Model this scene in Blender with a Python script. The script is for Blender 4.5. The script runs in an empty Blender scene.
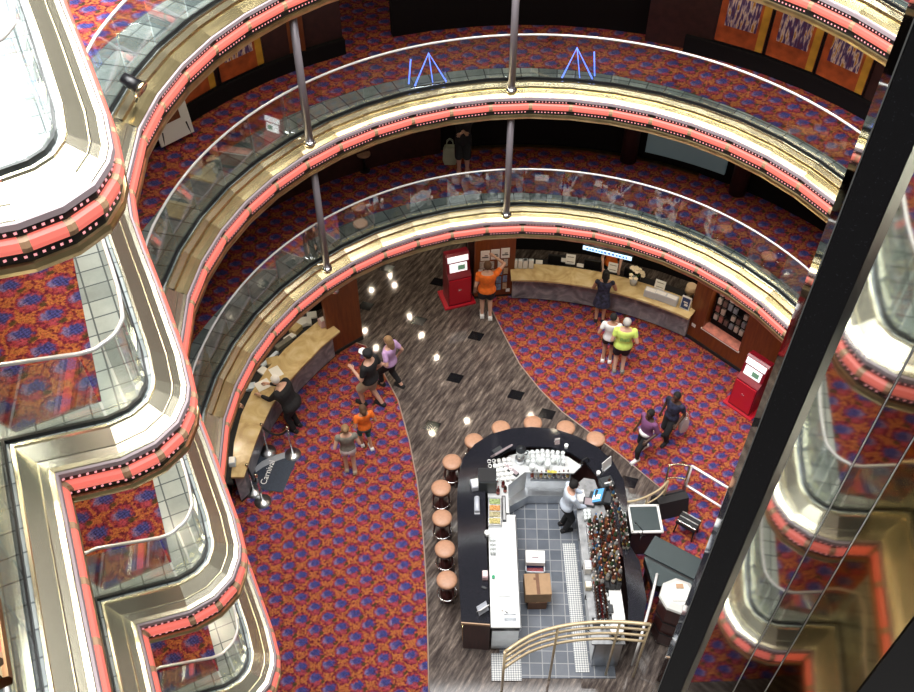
import bpy, bmesh, math, random
from mathutils import Vector, Matrix
random.seed(7)
SC = bpy.context.scene
COL = SC.collection
PI = math.pi
# ------------------------------------------------------------------ camera
CAM_H = 16.2; PITCH = 0.835; FPX = 961.0
cam_d = bpy.data.cameras.new('camera'); cam = bpy.data.objects.new('camera', cam_d); COL.objects.link(cam)
cam.location = (0, 0, CAM_H); cam.rotation_euler = (PI/2 - PITCH, 0, 0)
cam_d.sensor_width = 36; cam_d.lens = FPX/914*36; cam_d.clip_end = 200
SC.camera = cam
def g(px, py, z=0.0):
    """plan position of what the photo shows at a pixel, for something lying at height z"""
    u = px-457; v = py-346; c, s = math.cos(PITCH), math.sin(PITCH)
    k = (CAM_H-z)/(FPX*s+v*c)
    return (u*k, (FPX*c-v*s)*k)
def G(px, py, z=0.0):
    x, y = g(px, py, z); return Vector((x, y, z))
# ------------------------------------------------------------------ materials
def newmat(n):
    m = bpy.data.materials.new(n); m.use_nodes = True
    nt = m.node_tree; b = nt.nodes['Principled BSDF']
    return m, nt, b
def mat(n, col, rough=.5, metal=0., emit=0., ecol=None, var=0., vscale=8., spec=.5, bump=0., bscale=60.):
    m, nt, b = newmat(n)
    b.inputs['Base Color'].default_value = (*col, 1); b.inputs['Roughness'].default_value = rough
    b.inputs['Metallic'].default_value = metal; b.inputs['Specular IOR Level'].default_value = spec
    if emit:
        b.inputs['Emission Color'].default_value = (*(ecol or col), 1); b.inputs['Emission Strength'].default_value = emit
    if var:
        tc = nt.nodes.new('ShaderNodeTexCoord'); no = nt.nodes.new('ShaderNodeTexNoise'); no.inputs['Scale'].default_value = vscale
        no.inputs['Detail'].default_value = 4
        nt.links.new(tc.outputs['Object'], no.inputs['Vector'])
        r = nt.nodes.new('ShaderNodeValToRGB')
        r.color_ramp.elements[0].position = .3; r.color_ramp.elements[1].position = .7
        r.color_ramp.elements[0].color = (*[max(0, c*(1-var)) for c in col], 1)
        r.color_ramp.elements[1].color = (*[min(1, c*(1+var)) for c in col], 1)
        nt.links.new(no.outputs['Fac'], r.inputs['Fac']); nt.links.new(r.outputs['Color'], b.inputs['Base Color'])
    if bump:
        tc = nt.nodes.new('ShaderNodeTexCoord'); no = nt.nodes.new('ShaderNodeTexNoise'); no.inputs['Scale'].default_value = bscale
        nt.links.new(tc.outputs['Object'], no.inputs['Vector'])
        bp = nt.nodes.new('ShaderNodeBump'); bp.inputs['Strength'].default_value = bump
        nt.links.new(no.outputs['Fac'], bp.inputs['Height']); nt.links.new(bp.outputs['Normal'], b.inputs['Normal'])
    return m
def N(nt, typ, **kw):
    n = nt.nodes.new('ShaderNode'+typ)
    for k, v in kw.items(): setattr(n, k, v)
    return n
def mth(nt, op, a, b=None):
    n = N(nt, 'Math', operation=op)
    for i, x in enumerate((a, b)):
        if x is None: continue
        if isinstance(x, (int, float)): n.inputs[i].default_value = x
        else: nt.links.new(x, n.inputs[i])
    return n.outputs[0]
def mix(nt, f, a, b, mode='MIX'):
    n = N(nt, 'Mix', data_type='RGBA', blend_type=mode)
    for i, x in ((0, f), (6, a), (7, b)):
        if isinstance(x, (int, float)): n.inputs[i].default_value = x
        elif isinstance(x, tuple): n.inputs[i].default_value = (*x, 1)
        else: nt.links.new(x, n.inputs[i])
    return n.outputs[2]
def ramp(nt, f, stops, interp='LINEAR'):
    r = N(nt, 'ValToRGB'); cr = r.color_ramp; cr.interpolation = interp
    while len(cr.elements) < len(stops): cr.elements.new(.5)
    for e, (p, c) in zip(cr.elements, stops): e.position = p; e.color = (*c, 1)
    nt.links.new(f, r.inputs['Fac']); return r.outputs['Color']
def noise(nt, vec, scale, detail=3, rough=.5):
    n = N(nt, 'TexNoise'); n.inputs['Scale'].default_value = scale; n.inputs['Detail'].default_value = detail; n.inputs['Roughness'].default_value = rough
    if vec is not None: nt.links.new(vec, n.inputs['Vector'])
    return n.outputs['Fac']
def worldpos(nt):
    return N(nt, 'TexCoord').outputs['Object']
def carpet_mat(name, gain=1.0, ox=0., oy=0.):
    m, nt, b = newmat(name)
    p = worldpos(nt); sx = N(nt, 'SeparateXYZ'); nt.links.new(p, sx.inputs[0])
    # a staggered lattice of blue flowers on a red and orange ground
    a1, a2 = (.262, -.195), (.213, .248); det = a1[0]*a2[1]-a1[1]*a2[0]
    X = mth(nt, 'ADD', sx.outputs[0], ox); Y = mth(nt, 'ADD', sx.outputs[1], oy)
    s = mth(nt, 'ADD', mth(nt, 'MULTIPLY', X, a2[1]/det), mth(nt, 'MULTIPLY', Y, -a2[0]/det))
    t = mth(nt, 'ADD', mth(nt, 'MULTIPLY', X, -a1[1]/det), mth(nt, 'MULTIPLY', Y, a1[0]/det))
    fs = mth(nt, 'SUBTRACT', mth(nt, 'FRACT', s), .5); ft = mth(nt, 'SUBTRACT', mth(nt, 'FRACT', t), .5)
    # back to metric, relative to the flower's centre
    dx = mth(nt, 'ADD', mth(nt, 'MULTIPLY', fs, a1[0]), mth(nt, 'MULTIPLY', ft, a2[0]))
    dy = mth(nt, 'ADD', mth(nt, 'MULTIPLY', fs, a1[1]), mth(nt, 'MULTIPLY', ft, a2[1]))
    n1 = noise(nt, p, 22, 2); n2 = noise(nt, p, 55, 2); n3 = noise(nt, p, 9, 2)
    wob = mth(nt, 'MULTIPLY', mth(nt, 'SUBTRACT', n1, .5), .10)
    def dist(ox_, oy_, kx, ky):
        ex = mth(nt, 'MULTIPLY', mth(nt, 'SUBTRACT', dx, ox_), kx); ey = mth(nt, 'MULTIPLY', mth(nt, 'SUBTRACT', dy, oy_), ky)
        d = mth(nt, 'SQRT', mth(nt, 'ADD', mth(nt, 'MULTIPLY', ex, ex), mth(nt, 'MULTIPLY', ey, ey)))
        return mth(nt, 'ADD', d, wob)
    def inside(d, r, soft=.02):
        n = N(nt, 'MapRange'); n.inputs['From Min'].default_value = r+soft; n.inputs['From Max'].default_value = r-soft
        nt.links.new(d, n.inputs['Value']); return n.outputs[0]
    base = ramp(nt, n1, [(.32, (.12, .018, .026)), (.43, (.28, .060, .034)), (.54, (.40, .145, .042)), (.66, (.30, .07, .035))])
    c = mix(nt, mth(nt, 'MULTIPLY', inside(dist(.0, -.01, 1.05, .98), .157, .012), .94), base, ramp(nt, n1, [(.38, (.11, .014, .030)), (.56, (.27, .030, .052)), (.68, (.34, .075, .045))]))
    c = mix(nt, inside(dist(.03, -.085, 1, 1.2), .05), c, (.34, .055, .08))
    c = mix(nt, inside(dist(.13, -.06, 1, 1), .040, .015), c, (.075, .045, .02))
    c = mix(nt, inside(dist(-.05, -.01, 1, 1), .060, .02), c, (.18, .14, .28))
    c = mix(nt, inside(dist(.012, .02, .80, 1.0), .066, .02), c, (.06, .064, .235))
    chk = N(nt, 'TexChecker'); chk.inputs['Scale'].default_value = 42; nt.links.new(p, chk.inputs['Vector'])
    dark = mth(nt, 'MULTIPLY', inside(dist(.02, .0, .9, 1), .08), mth(nt, 'MULTIPLY', chk.outputs['Fac'], .55))
    c = mix(nt, dark, c, (.015, .015, .05))
    sp = N(nt, 'MapRange'); sp.inputs['From Min'].default_value = .58; sp.inputs['From Max'].default_value = .66
    nt.links.new(n2, sp.inputs['Value'])
    c = mix(nt, mth(nt, 'MULTIPLY', sp.outputs[0], .6), c, (.05, .012, .015))
    c = mix(nt, .8, c, ramp(nt, noise(nt, p, 38, 3, .7), [(.36, (.45, .42, .42)), (.5, (.95, .95, .95)), (.64, (1.25, 1.2, 1.15))]), 'MULTIPLY')
    if gain != 1: c = mix(nt, 1.0, c, (gain, gain, gain), 'MULTIPLY')
    nt.links.new(c, b.inputs['Base Color']); b.inputs['Roughness'].default_value = .95; b.inputs['Specular IOR Level'].default_value = .1
    return m
def marble_floor():
    m, nt, b = newmat('polished_brown_marble'); p = worldpos(nt)
    mp = N(nt, 'Mapping'); mp.vector_type = 'TEXTURE'; mp.inputs['Rotation'].default_value = (0, 0, math.radians(60)); mp.inputs['Scale'].default_value = (1.1, .2, 1)
    nt.links.new(p, mp.inputs['Vector'])
    n1 = noise(nt, mp.outputs[0], 2.6, 7, .68)
    c = ramp(nt, n1, [(.28, (.018, .013, .012)), (.42, (.062, .047, .042)), (.53, (.13, .104, .09)), (.62, (.23, .185, .155)), (.72, (.48, .41, .34))])
    n2 = noise(nt, p, 1.1, 2)
    c = mix(nt, mth(nt, 'MULTIPLY', n2, .4), c, (.032, .030, .032))
    nt.links.new(c, b.inputs['Base Color']); b.inputs['Roughness'].default_value = .07; b.inputs['Specular IOR Level'].default_value = .5
    return m
def tile_ring(name, cx, cy, r0, step, nang, cols, rough=.2):
    """stone tiles laid in rings round a centre"""
    m, nt, b = newmat(name); p = worldpos(nt); sx = N(nt, 'SeparateXYZ'); nt.links.new(p, sx.inputs[0])
    X = mth(nt, 'SUBTRACT', sx.outputs[0], cx); Y = mth(nt, 'SUBTRACT', sx.outputs[1], cy)
    R = mth(nt, 'SQRT', mth(nt, 'ADD', mth(nt, 'MULTIPLY', X, X), mth(nt, 'MULTIPLY', Y, Y)))
    A = mth(nt, 'MULTIPLY', mth(nt, 'ARCTAN2', Y, X), nang/(2*PI)); Q = mth(nt, 'DIVIDE', mth(nt, 'SUBTRACT', R, r0), step)
    return _tiles(m, nt, b, p, A, Q, cols, rough)
def tile_grid(name, ang, step, cols, rough=.2, joint=(.07, .08, .085)):
    m, nt, b = newmat(name); p = worldpos(nt)
    mp = N(nt, 'Mapping'); mp.inputs['Rotation'].default_value = (0, 0, ang); mp.inputs['Scale'].default_value = (1/step, 1/step, 1)
    nt.links.new(p, mp.inputs['Vector']); sx = N(nt, 'SeparateXYZ'); nt.links.new(mp.outputs[0], sx.inputs[0])
    return _tiles(m, nt, b, p, sx.outputs[0], sx.outputs[1], cols, rough, joint)
def _tiles(m, nt, b, p, A, Q, cols, rough, joint=(.07, .08, .085), jw=.035):
    cb = N(nt, 'CombineXYZ'); nt.links.new(mth(nt, 'FLOOR', A), cb.inputs[0]); nt.links.new(mth(nt, 'FLOOR', Q), cb.inputs[1])
    wn = N(nt, 'TexWhiteNoise', noise_dimensions='2D'); nt.links.new(cb.outputs[0], wn.inputs['Vector'])
    n1 = noise(nt, p, 4, 6, .65)
    f = mth(nt, 'ADD', mth(nt, 'MULTIPLY', wn.outputs['Value'], .45), mth(nt, 'MULTIPLY', n1, .6))
    c = ramp(nt, f, [(.2, cols[0]), (.5, cols[1]), (.85, cols[2])])
    fa = mth(nt, 'FRACT', A); fq = mth(nt, 'FRACT', Q)
    j = mth(nt, 'MINIMUM', mth(nt, 'MINIMUM', fa, mth(nt, 'SUBTRACT', 1, fa)), mth(nt, 'MINIMUM', fq, mth(nt, 'SUBTRACT', 1, fq)))
    c = mix(nt, mth(nt, 'LESS_THAN', j, jw), c, joint)
    nt.links.new(c, b.inputs['Base Color']); b.inputs['Roughness'].default_value = rough
    return m
def marble_mat(name, cols, scale=3, rough=.25, dist=1.5):
    m, nt, b = newmat(name); p = worldpos(nt)
    n = N(nt, 'TexNoise'); n.inputs['Scale'].default_value = scale; n.inputs['Detail'].default_value = 7; n.inputs['Distortion'].default_value = dist
    nt.links.new(p, n.inputs['Vector'])
    c = ramp(nt, n.outputs['Fac'], [(.3, cols[0]), (.5, cols[1]), (.68, cols[2])])
    nt.links.new(c, b.inputs['Base Color']); b.inputs['Roughness'].default_value = rough
    return m
def wood_mat(name, a, bcol, rough=.35, sc=(14, 14, 1.2)):
    m, nt, b = newmat(name); p = worldpos(nt)
    mp = N(nt, 'Mapping'); mp.inputs['Scale'].default_value = sc; nt.links.new(p, mp.inputs['Vector'])
    f = noise(nt, mp.outputs[0], 1.6, 5, .6)
    nt.links.new(ramp(nt, f, [(.3, a), (.7, bcol)]), b.inputs['Base Color']); b.inputs['Roughness'].default_value = rough
    return m
def glass_mat(name, tint=(.93, .97, .96), gloss=.07):
    m = bpy.data.materials.new(name); m.use_nodes = True; nt = m.node_tree; nt.nodes.clear()
    o = N(nt, 'OutputMaterial'); mx = N(nt, 'MixShader'); t = N(nt, 'BsdfTransparent'); gl = N(nt, 'BsdfGlossy')
    t.inputs[0].default_value = (*tint, 1); gl.inputs[0].default_value = (1, 1, 1, 1); gl.inputs['Roughness'].default_value = .02
    lw = N(nt, 'LayerWeight'); lw.inputs['Blend'].default_value = .25
    f = mth(nt, 'ADD', mth(nt, 'MULTIPLY', lw.outputs['Fresnel'], .5), gloss)
    nt.links.new(f, mx.inputs[0]); nt.links.new(t.outputs[0], mx.inputs[1]); nt.links.new(gl.outputs[0], mx.inputs[2]); nt.links.new(mx.outputs[0], o.inputs[0])
    return m
def speckle_mat(name, base, spk, scale=160, thr=.62, rough=.15, metal=0.):
    m, nt, b = newmat(name); p = worldpos(nt)
    n = noise(nt, p, scale, 2); n2 = noise(nt, p, 1.2, 3)
    c = mix(nt, mth(nt, 'GREATER_THAN', n, thr), base, spk)
    nt.links.new(c, b.inputs['Base Color']); b.inputs['Roughness'].default_value = rough; b.inputs['Metallic'].default_value = metal
    return m
def art_mat(name, seed, ground=(.55, .09, .02), border=(.65, .33, .03)):
    """generic abstract painting: brush strokes of white and violet over a warm ground (object space x across, z up)"""
    m, nt, b = newmat(name); p = worldpos(nt)
    mp = N(nt, 'Mapping'); mp.inputs['Location'].default_value = (seed*3.1, seed, seed*1.7); mp.inputs['Scale'].default_value = (13, 1, 2.4); mp.inputs['Rotation'].default_value = (0, .25, 0)
    nt.links.new(p, mp.inputs['Vector'])
    f = noise(nt, mp.outputs[0], 1.7, 3)
    c = ramp(nt, f, [(.36, (.10, .03, .10)), (.45, (.05, .03, .16)), (.52, (.42, .30, .38)), (.57, (.8, .7, .6)), (.63, (.5, .22, .02))])
    nt.links.new(c, b.inputs['Base Color']); b.inputs['Roughness'].default_value = .5
    return m

M = {}
M['carpet'] = carpet_mat('floral_carpet'); M['carpet_deck'] = M['carpet']
M['marble'] = marble_floor()
M['black_tile'] = mat('black_inlay', (.008, .008, .01), .12)
RC = (1.285, 9.353)
M['tile_ring'] = tile_ring('grey_green_ring_tiles', RC[0], RC[1], 5.27, .30, 110, [(.10, .12, .12), (.20, .23, .225), (.38, .41, .39)])
M['tile_bump'] = tile_grid('grey_stone_tiles', -.436, .23, [(.27, .31, .31), (.38, .43, .43), (.55, .60, .59)], .22, (.12, .14, .15))
M['tile_bar'] = tile_grid('blue_grey_quarry_tiles', 0.02, .225, [(.065, .08, .10), (.095, .11, .14), (.14, .155, .18)], .4, (.27, .28, .29))
M['brass'] = mat('polished_brass', (.80, .67, .36), .24, 1., var=.15, vscale=3)
M['brass_dull'] = mat('satin_brass', (.60, .48, .25), .3, 1., var=.2, vscale=5)
M['landing_metal'] = mat('brass_paled_by_glare', (.93, .88, .68), .26, 1.)  # paler than the ring brass: the landing glare is put into the colour
M['pale_chrome'] = mat('pale_polished_metal', (.86, .77, .52), .22, 1.)
M['grey_band'] = mat('mauve_grey_band', (.32, .26, .28), .5)
M['black'] = mat('black_enamel', (.008, .008, .01), .35)
M['clip'] = mat('tan_clip', (.42, .26, .15), .45)
M['soft_black'] = mat('matt_black', (.012, .012, .014), .7)
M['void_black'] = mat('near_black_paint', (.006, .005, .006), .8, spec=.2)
M['neon'] = mat('salmon_neon_tube', (.35, .08, .06), .4, emit=.78, ecol=(1., .20, .155))
M['bulb'] = mat('pink_bulbs', (.8, .3, .3), .4, emit=.8, ecol=(1, .45, .48))
M['chrome'] = mat('chrome', (.85, .86, .88), .1, 1.)
M['steel'] = mat('stainless_steel', (.62, .64, .66), .3, 1., var=.12, vscale=4)
M['steel_white'] = mat('bright_steel', (.66, .68, .68), .5, .5, var=.1, vscale=6)
M['steel_dark'] = mat('toned_down_steel', (.30, .31, .32), .5, .6, var=.25, vscale=9)  # darker, rougher steel, toned down against overhead glare
M['white'] = mat('white_paint', (.82, .82, .80), .5)
M['rail_white'] = mat('white_handrail', (.85, .85, .84), .25, .3)
M['pole'] = mat('grey_metal_pole', (.22, .20, .22), .4, .35)
M['glass'] = glass_mat('clear_rail_glass')
M['wall_dark'] = mat('dark_maroon_wall', (.035, .010, .008), .6, var=.3)
M['wall_wood'] = wood_mat('red_brown_wood', (.12, .030, .008), (.205, .056, .013))
M['ceil'] = mat('dark_ceiling', (.03, .022, .02), .6)
M['cream'] = marble_mat('cream_marble', [(.42, .29, .13), (.58, .44, .22), (.68, .56, .33)], 2.2, .2)
M['grey_marble'] = marble_mat('grey_marble', [(.10, .105, .12), (.22, .22, .24), (.38, .37, .38)], 2.6, .3)
M['bar_top'] = speckle_mat('dark_granite_bar_top', (.010, .012, .016), (.06, .05, .07), 150, .6, .09)
M['bar_front'] = wood_mat('dark_red_wood', (.035, .010, .010), (.075, .020, .018))
M['red'] = mat('red_lacquer', (.50, .012, .028), .3)
M['red_dark'] = mat('dark_red_lacquer', (.22, .006, .018), .3)
M['screen'] = mat('lit_white_screen', (.9, .9, .92), .3, emit=.85, ecol=(.95, .97, 1))
M['screen_blue'] = mat('lit_blue_screen', (.1, .3, .6), .3, emit=.5, ecol=(.1, .42, .8))
M['screen_green'] = mat('picture_on_screen', (.15, .3, .2), .3, emit=.25, ecol=(.2, .45, .3))
M['sign_lit'] = mat('lit_blue_white_sign', (.7, .85, 1), .3, emit=1.6, ecol=(.55, .78, 1.))
M['blue_reflection'] = mat('blue_reflection_glow', (.2, .3, 1), .3, emit=2.2, ecol=(.12, .22, 1.))
M['tan_leather'] = mat('tan_leather', (.46, .25, .155), .45, var=.08, vscale=20)
M['card'] = mat('cardboard', (.36, .23, .13), .8, var=.1)
M['card_dark'] = mat('brown_cardboard', (.17, .085, .05), .8, var=.1)
M['lamp'] = mat('warm_lamp', (1, .85, .6), .3, emit=11, ecol=(1, .80, .52))
M['lamp_w'] = mat('white_lamp', (1, .95, .88), .3, emit=8, ecol=(1, .92, .8))
# ------------------------------------------------------------------ mesh builder
class MB:
    def __init__(s): s.v = []; s.f = []; s.m = []; s.mi = 0; s.T = Matrix.Identity(4); s.sm = set()
    def use(s, i): s.mi = i; return s
    def at(s, x=0, y=0, z=0, rz=0, rx=0, ry=0):
        s.T = Matrix.Translation((x, y, z)) @ Matrix.Rotation(rz, 4, 'Z') @ Matrix.Rotation(ry, 4, 'Y') @ Matrix.Rotation(rx, 4, 'X'); return s
    def add(s, vs, fs, smooth=False):
        o = len(s.v); s.v += [tuple(s.T @ Vector(v)) for v in vs]
        for f in fs:
            if smooth: s.sm.add(len(s.f))
            s.f.append(tuple(i+o for i in f)); s.m.append(s.mi)
        return s
    def box(s, cx, cy, cz, sx, sy, sz, bev=0):
        x, y, z = sx/2, sy/2, sz/2
        if bev <= 0:
            vs = [(cx+a*x, cy+b*y, cz+c*z) for c in (-1, 1) for a, b in ((-1, -1), (1, -1), (1, 1), (-1, 1))]
            return s.add(vs, [(3, 2, 1, 0), (4, 5, 6, 7), (0, 1, 5, 4), (1, 2, 6, 5), (2, 3, 7, 6), (3, 0, 4, 7)])
        b_ = min(bev, x*.9, y*.9, z*.9)
        rings = []
        for (dz, ins) in ((-z, b_), (-z+b_, 0), (z-b_, 0), (z, b_)):
            xx, yy = x-ins, y-ins; c = b_*.7 if ins == 0 else b_*.4
            rings.append([(cx+a, cy+b, cz+dz) for a, b in ((-xx+c, -yy), (xx-c, -yy), (xx, -yy+c), (xx, yy-c), (xx-c, yy), (-xx+c, yy), (-xx, yy-c), (-xx, -yy+c))])
        return s.loft(rings, True)
    def loft(s, rings, caps=True, smooth=False, close=True):
        n = len(rings[0]); vs = [v for r in rings for v in r]; fs = []
        for i in range(len(rings)-1):
            for j in range(n if close else n-1):
                k = (j+1) % n; fs.append((i*n+j, i*n+k, (i+1)*n+k, (i+1)*n+j))
        s.add(vs, fs, smooth)
        if caps:
            o = len(s.v)-len(vs)
            s.f.append(tuple(o+i for i in range(n))[::-1]); s.m.append(s.mi)
            s.f.append(tuple(o+len(vs)-n+i for i in range(n))); s.m.append(s.mi)
        return s
    def lathe(s, prof, x=0, y=0, z=0, seg=16, smooth=True, caps=True):
        return s.loft([[(x+r*math.cos(2*PI*j/seg), y+r*math.sin(2*PI*j/seg), z+h) for j in range(seg)] for r, h in prof], caps, smooth)
    def cyl(s, x, y, z0, z1, r, r2=None, seg=16): return s.lathe([(r, z0), (r if r2 is None else r2, z1)], x, y, 0, seg)
    def prism(s, poly, z0, z1):
        n = len(poly); vs = [(p[0], p[1], z0) for p in poly]+[(p[0], p[1], z1) for p in poly]
        a = sum(poly[i][0]*poly[(i+1) % n][1]-poly[(i+1) % n][0]*poly[i][1] for i in range(n))
        fs = [(i, (i+1) % n, n+(i+1) % n, n+i) for i in range(n)]+[tuple(range(n))[::-1], tuple(range(n, 2*n))]
        if a < 0: fs = [f[::-1] for f in fs]
        return s.add(vs, fs)
    def tube(s, pts, r, seg=8, close=False):
        pts = [Vector(p) for p in pts]; n = len(pts); rings = []
        rr = r if isinstance(r, (list, tuple)) else [r]*n
        ref = None
        for i, p in enumerate(pts):
            if close: t = pts[(i+1) % n]-pts[i-1]
            else: t = pts[min(i+1, n-1)]-pts[max(i-1, 0)]
            t.normalize()
            if ref is None: ref = Vector((0, 0, 1)) if abs(t.z) < .9 else Vector((1, 0, 0))
            a = t.cross(ref).normalized(); b = a.cross(t).normalized(); ref = b
            rings.append([tuple(p+a*rr[i]*math.cos(2*PI*j/seg)+b*rr[i]*math.sin(2*PI*j/seg)) for j in range(seg)])
        if close: rings.append(rings[0])
        return s.loft(rings, not close, True)
    def ball(s, c, r, seg=12, rg=8):
        c = Vector(c); rx, ry, rz = r if isinstance(r, (tuple, list)) else (r, r, r); rings = []
        for i in range(rg+1):
            a = -PI/2+PI*i/rg; k = max(math.cos(a), .02)
            rings.append([(c.x+rx*k*math.cos(2*PI*j/seg), c.y+ry*k*math.sin(2*PI*j/seg), c.z+rz*math.sin(a)) for j in range(seg)])
        return s.loft(rings, True, True)
    def capsule(s, a, b, ra, rb, seg=10):
        a = Vector(a); b = Vector(b); t = (b-a).normalized()
        return s.tube([a-t*ra*.8, a-t*ra*.4, a, b, b+t*rb*.4, b+t*rb*.8], [ra*.5, ra*.88, ra, rb, rb*.88, rb*.5], seg)
    def sweep(s, path, prof, closed=False):
        """path: plan points with outward normals (x,y,nx,ny); prof: (d,z) offsets along the normal and height"""
        return s.loft([[(x+nx*d, y+ny*d, z) for d, z in prof] for x, y, nx, ny in path], False, False, closed)
    def build(s, name, mats, parent=None, world=False, remesh=0):
        me = bpy.data.meshes.new(name)
        off = Vector((0, 0, 0))
        if world and parent is not None:
            r = parent
            while r is not None: off += r.location; r = r.parent
        me.from_pydata([(v[0]-off.x, v[1]-off.y, v[2]-off.z) for v in s.v], [], s.f)
        for i, p in enumerate(me.polygons):
            p.material_index = s.m[i]; p.use_smooth = i in s.sm
        for m in (mats if isinstance(mats, (list, tuple)) else [mats]): me.materials.append(M[m] if isinstance(m, str) else m)
        bm = bmesh.new(); bm.from_mesh(me)
        if world != 'raw': bmesh.ops.recalc_face_normals(bm, faces=bm.faces)
        bm.to_mesh(me); bm.free()
        o = bpy.data.objects.new(name, me); COL.objects.link(o)
        if parent is not None: o.parent = parent
        if remesh:
            md = o.modifiers.new('r', 'REMESH'); md.mode = 'VOXEL'; md.voxel_size = remesh; md.use_smooth_shade = True
            sm = o.modifiers.new('s', 'SMOOTH'); sm.factor = .5; sm.iterations = 3
            dg = bpy.context.evaluated_depsgraph_get(); ne = bpy.data.meshes.new_from_object(o.evaluated_get(dg))
            o.modifiers.clear(); o.data = ne
        return o
def thing(name, label, cat, loc=(0, 0, 0), rz=0, group=None):
    o = bpy.data.objects.new(name, None); COL.objects.link(o); o.location = loc; o.rotation_euler = (0, 0, rz)
    o.empty_display_size = .1
    return tag(o, label, cat, group)
def tag(o, label, cat, group=None):
    o['label'] = label; o['category'] = cat
    if group: o['group'] = group
    return o
def struct(o, label=None):
    o['kind'] = 'structure'
    if label: o['label'] = label; o['category'] = label.split()[-1]
    return o
def copy_tree(o, parent=None):
    c = o.copy(); COL.objects.link(c)
    if parent is not None: c.parent = parent
    for ch in list(o.children): copy_tree(ch, c)
    return c
def dup(o, loc, rz=0, label=None):
    c = copy_tree(o); c.location = loc; c.rotation_euler = (0, 0, rz)
    if label: c['label'] = label
    return c
# ------------------------------------------------------------------ the atrium's plan
ZN = {4: 3.75, 5: 6.55, 6: 9.33, 7: 11.95}            # height of the neon line on each deck's rim
def zfloor(k): return ZN[k]+.33
RCX, RCY, RR = RC[0], RC[1], 5.0
def pol(r, deg): a = math.radians(deg); return (RCX+r*math.cos(a), RCY+r*math.sin(a))
right_neck = [(5.55, 6.95), (6.02, 7.95)]
ring = [pol(RR, a) for a in [-6+8*i for i in range(24)]]          # -6 .. 178 degrees
neck = [(-3.63, 8.51), (-3.45, 7.95), (-3.22, 7.45), (-2.98, 6.95), (-2.75, 6.45), (-2.53, 5.97)]
bump = [(-2.39, 5.58), (-2.37, 5.40), (-2.41, 5.14), (-2.57, 4.90), (-2.83, 4.72), (-3.30, 4.58)]
near = [(-3.13, 4.20), (-2.91, 3.70), (-2.69, 3.20), (-2.40, 2.55), (-2.10, 1.9)]
def with_normals(pts):
    out = []
    for i, p in enumerate(pts):
        ns = []
        for a, b in ((i-1, i), (i, i+1)):
            if a < 0 or b >= len(pts): continue
            dx, dy = pts[b][0]-pts[a][0], pts[b][1]-pts[a][1]; l = math.hypot(dx, dy); ns.append(Vector((dy/l, -dx/l)))
        n = sum(ns, Vector((0, 0))).normalized(); n = n/max(.45, n.dot(ns[0]))
        out.append((p[0], p[1], n.x, n.y))
    return out
PATHS = {4: right_neck+ring+neck+bump+near, 5: right_neck+ring+neck+bump+near, 6: right_neck+ring+neck+bump+near, 7: [(-3.70, 8.9)]+neck+bump+near}
def off(path, d): return [(x+nx*d, y+ny*d) for x, y, nx, ny in path]
DECKNAME = {4: 'lowest balcony deck', 5: 'middle balcony deck', 6: 'upper balcony deck', 7: 'topmost balcony deck'}
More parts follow.
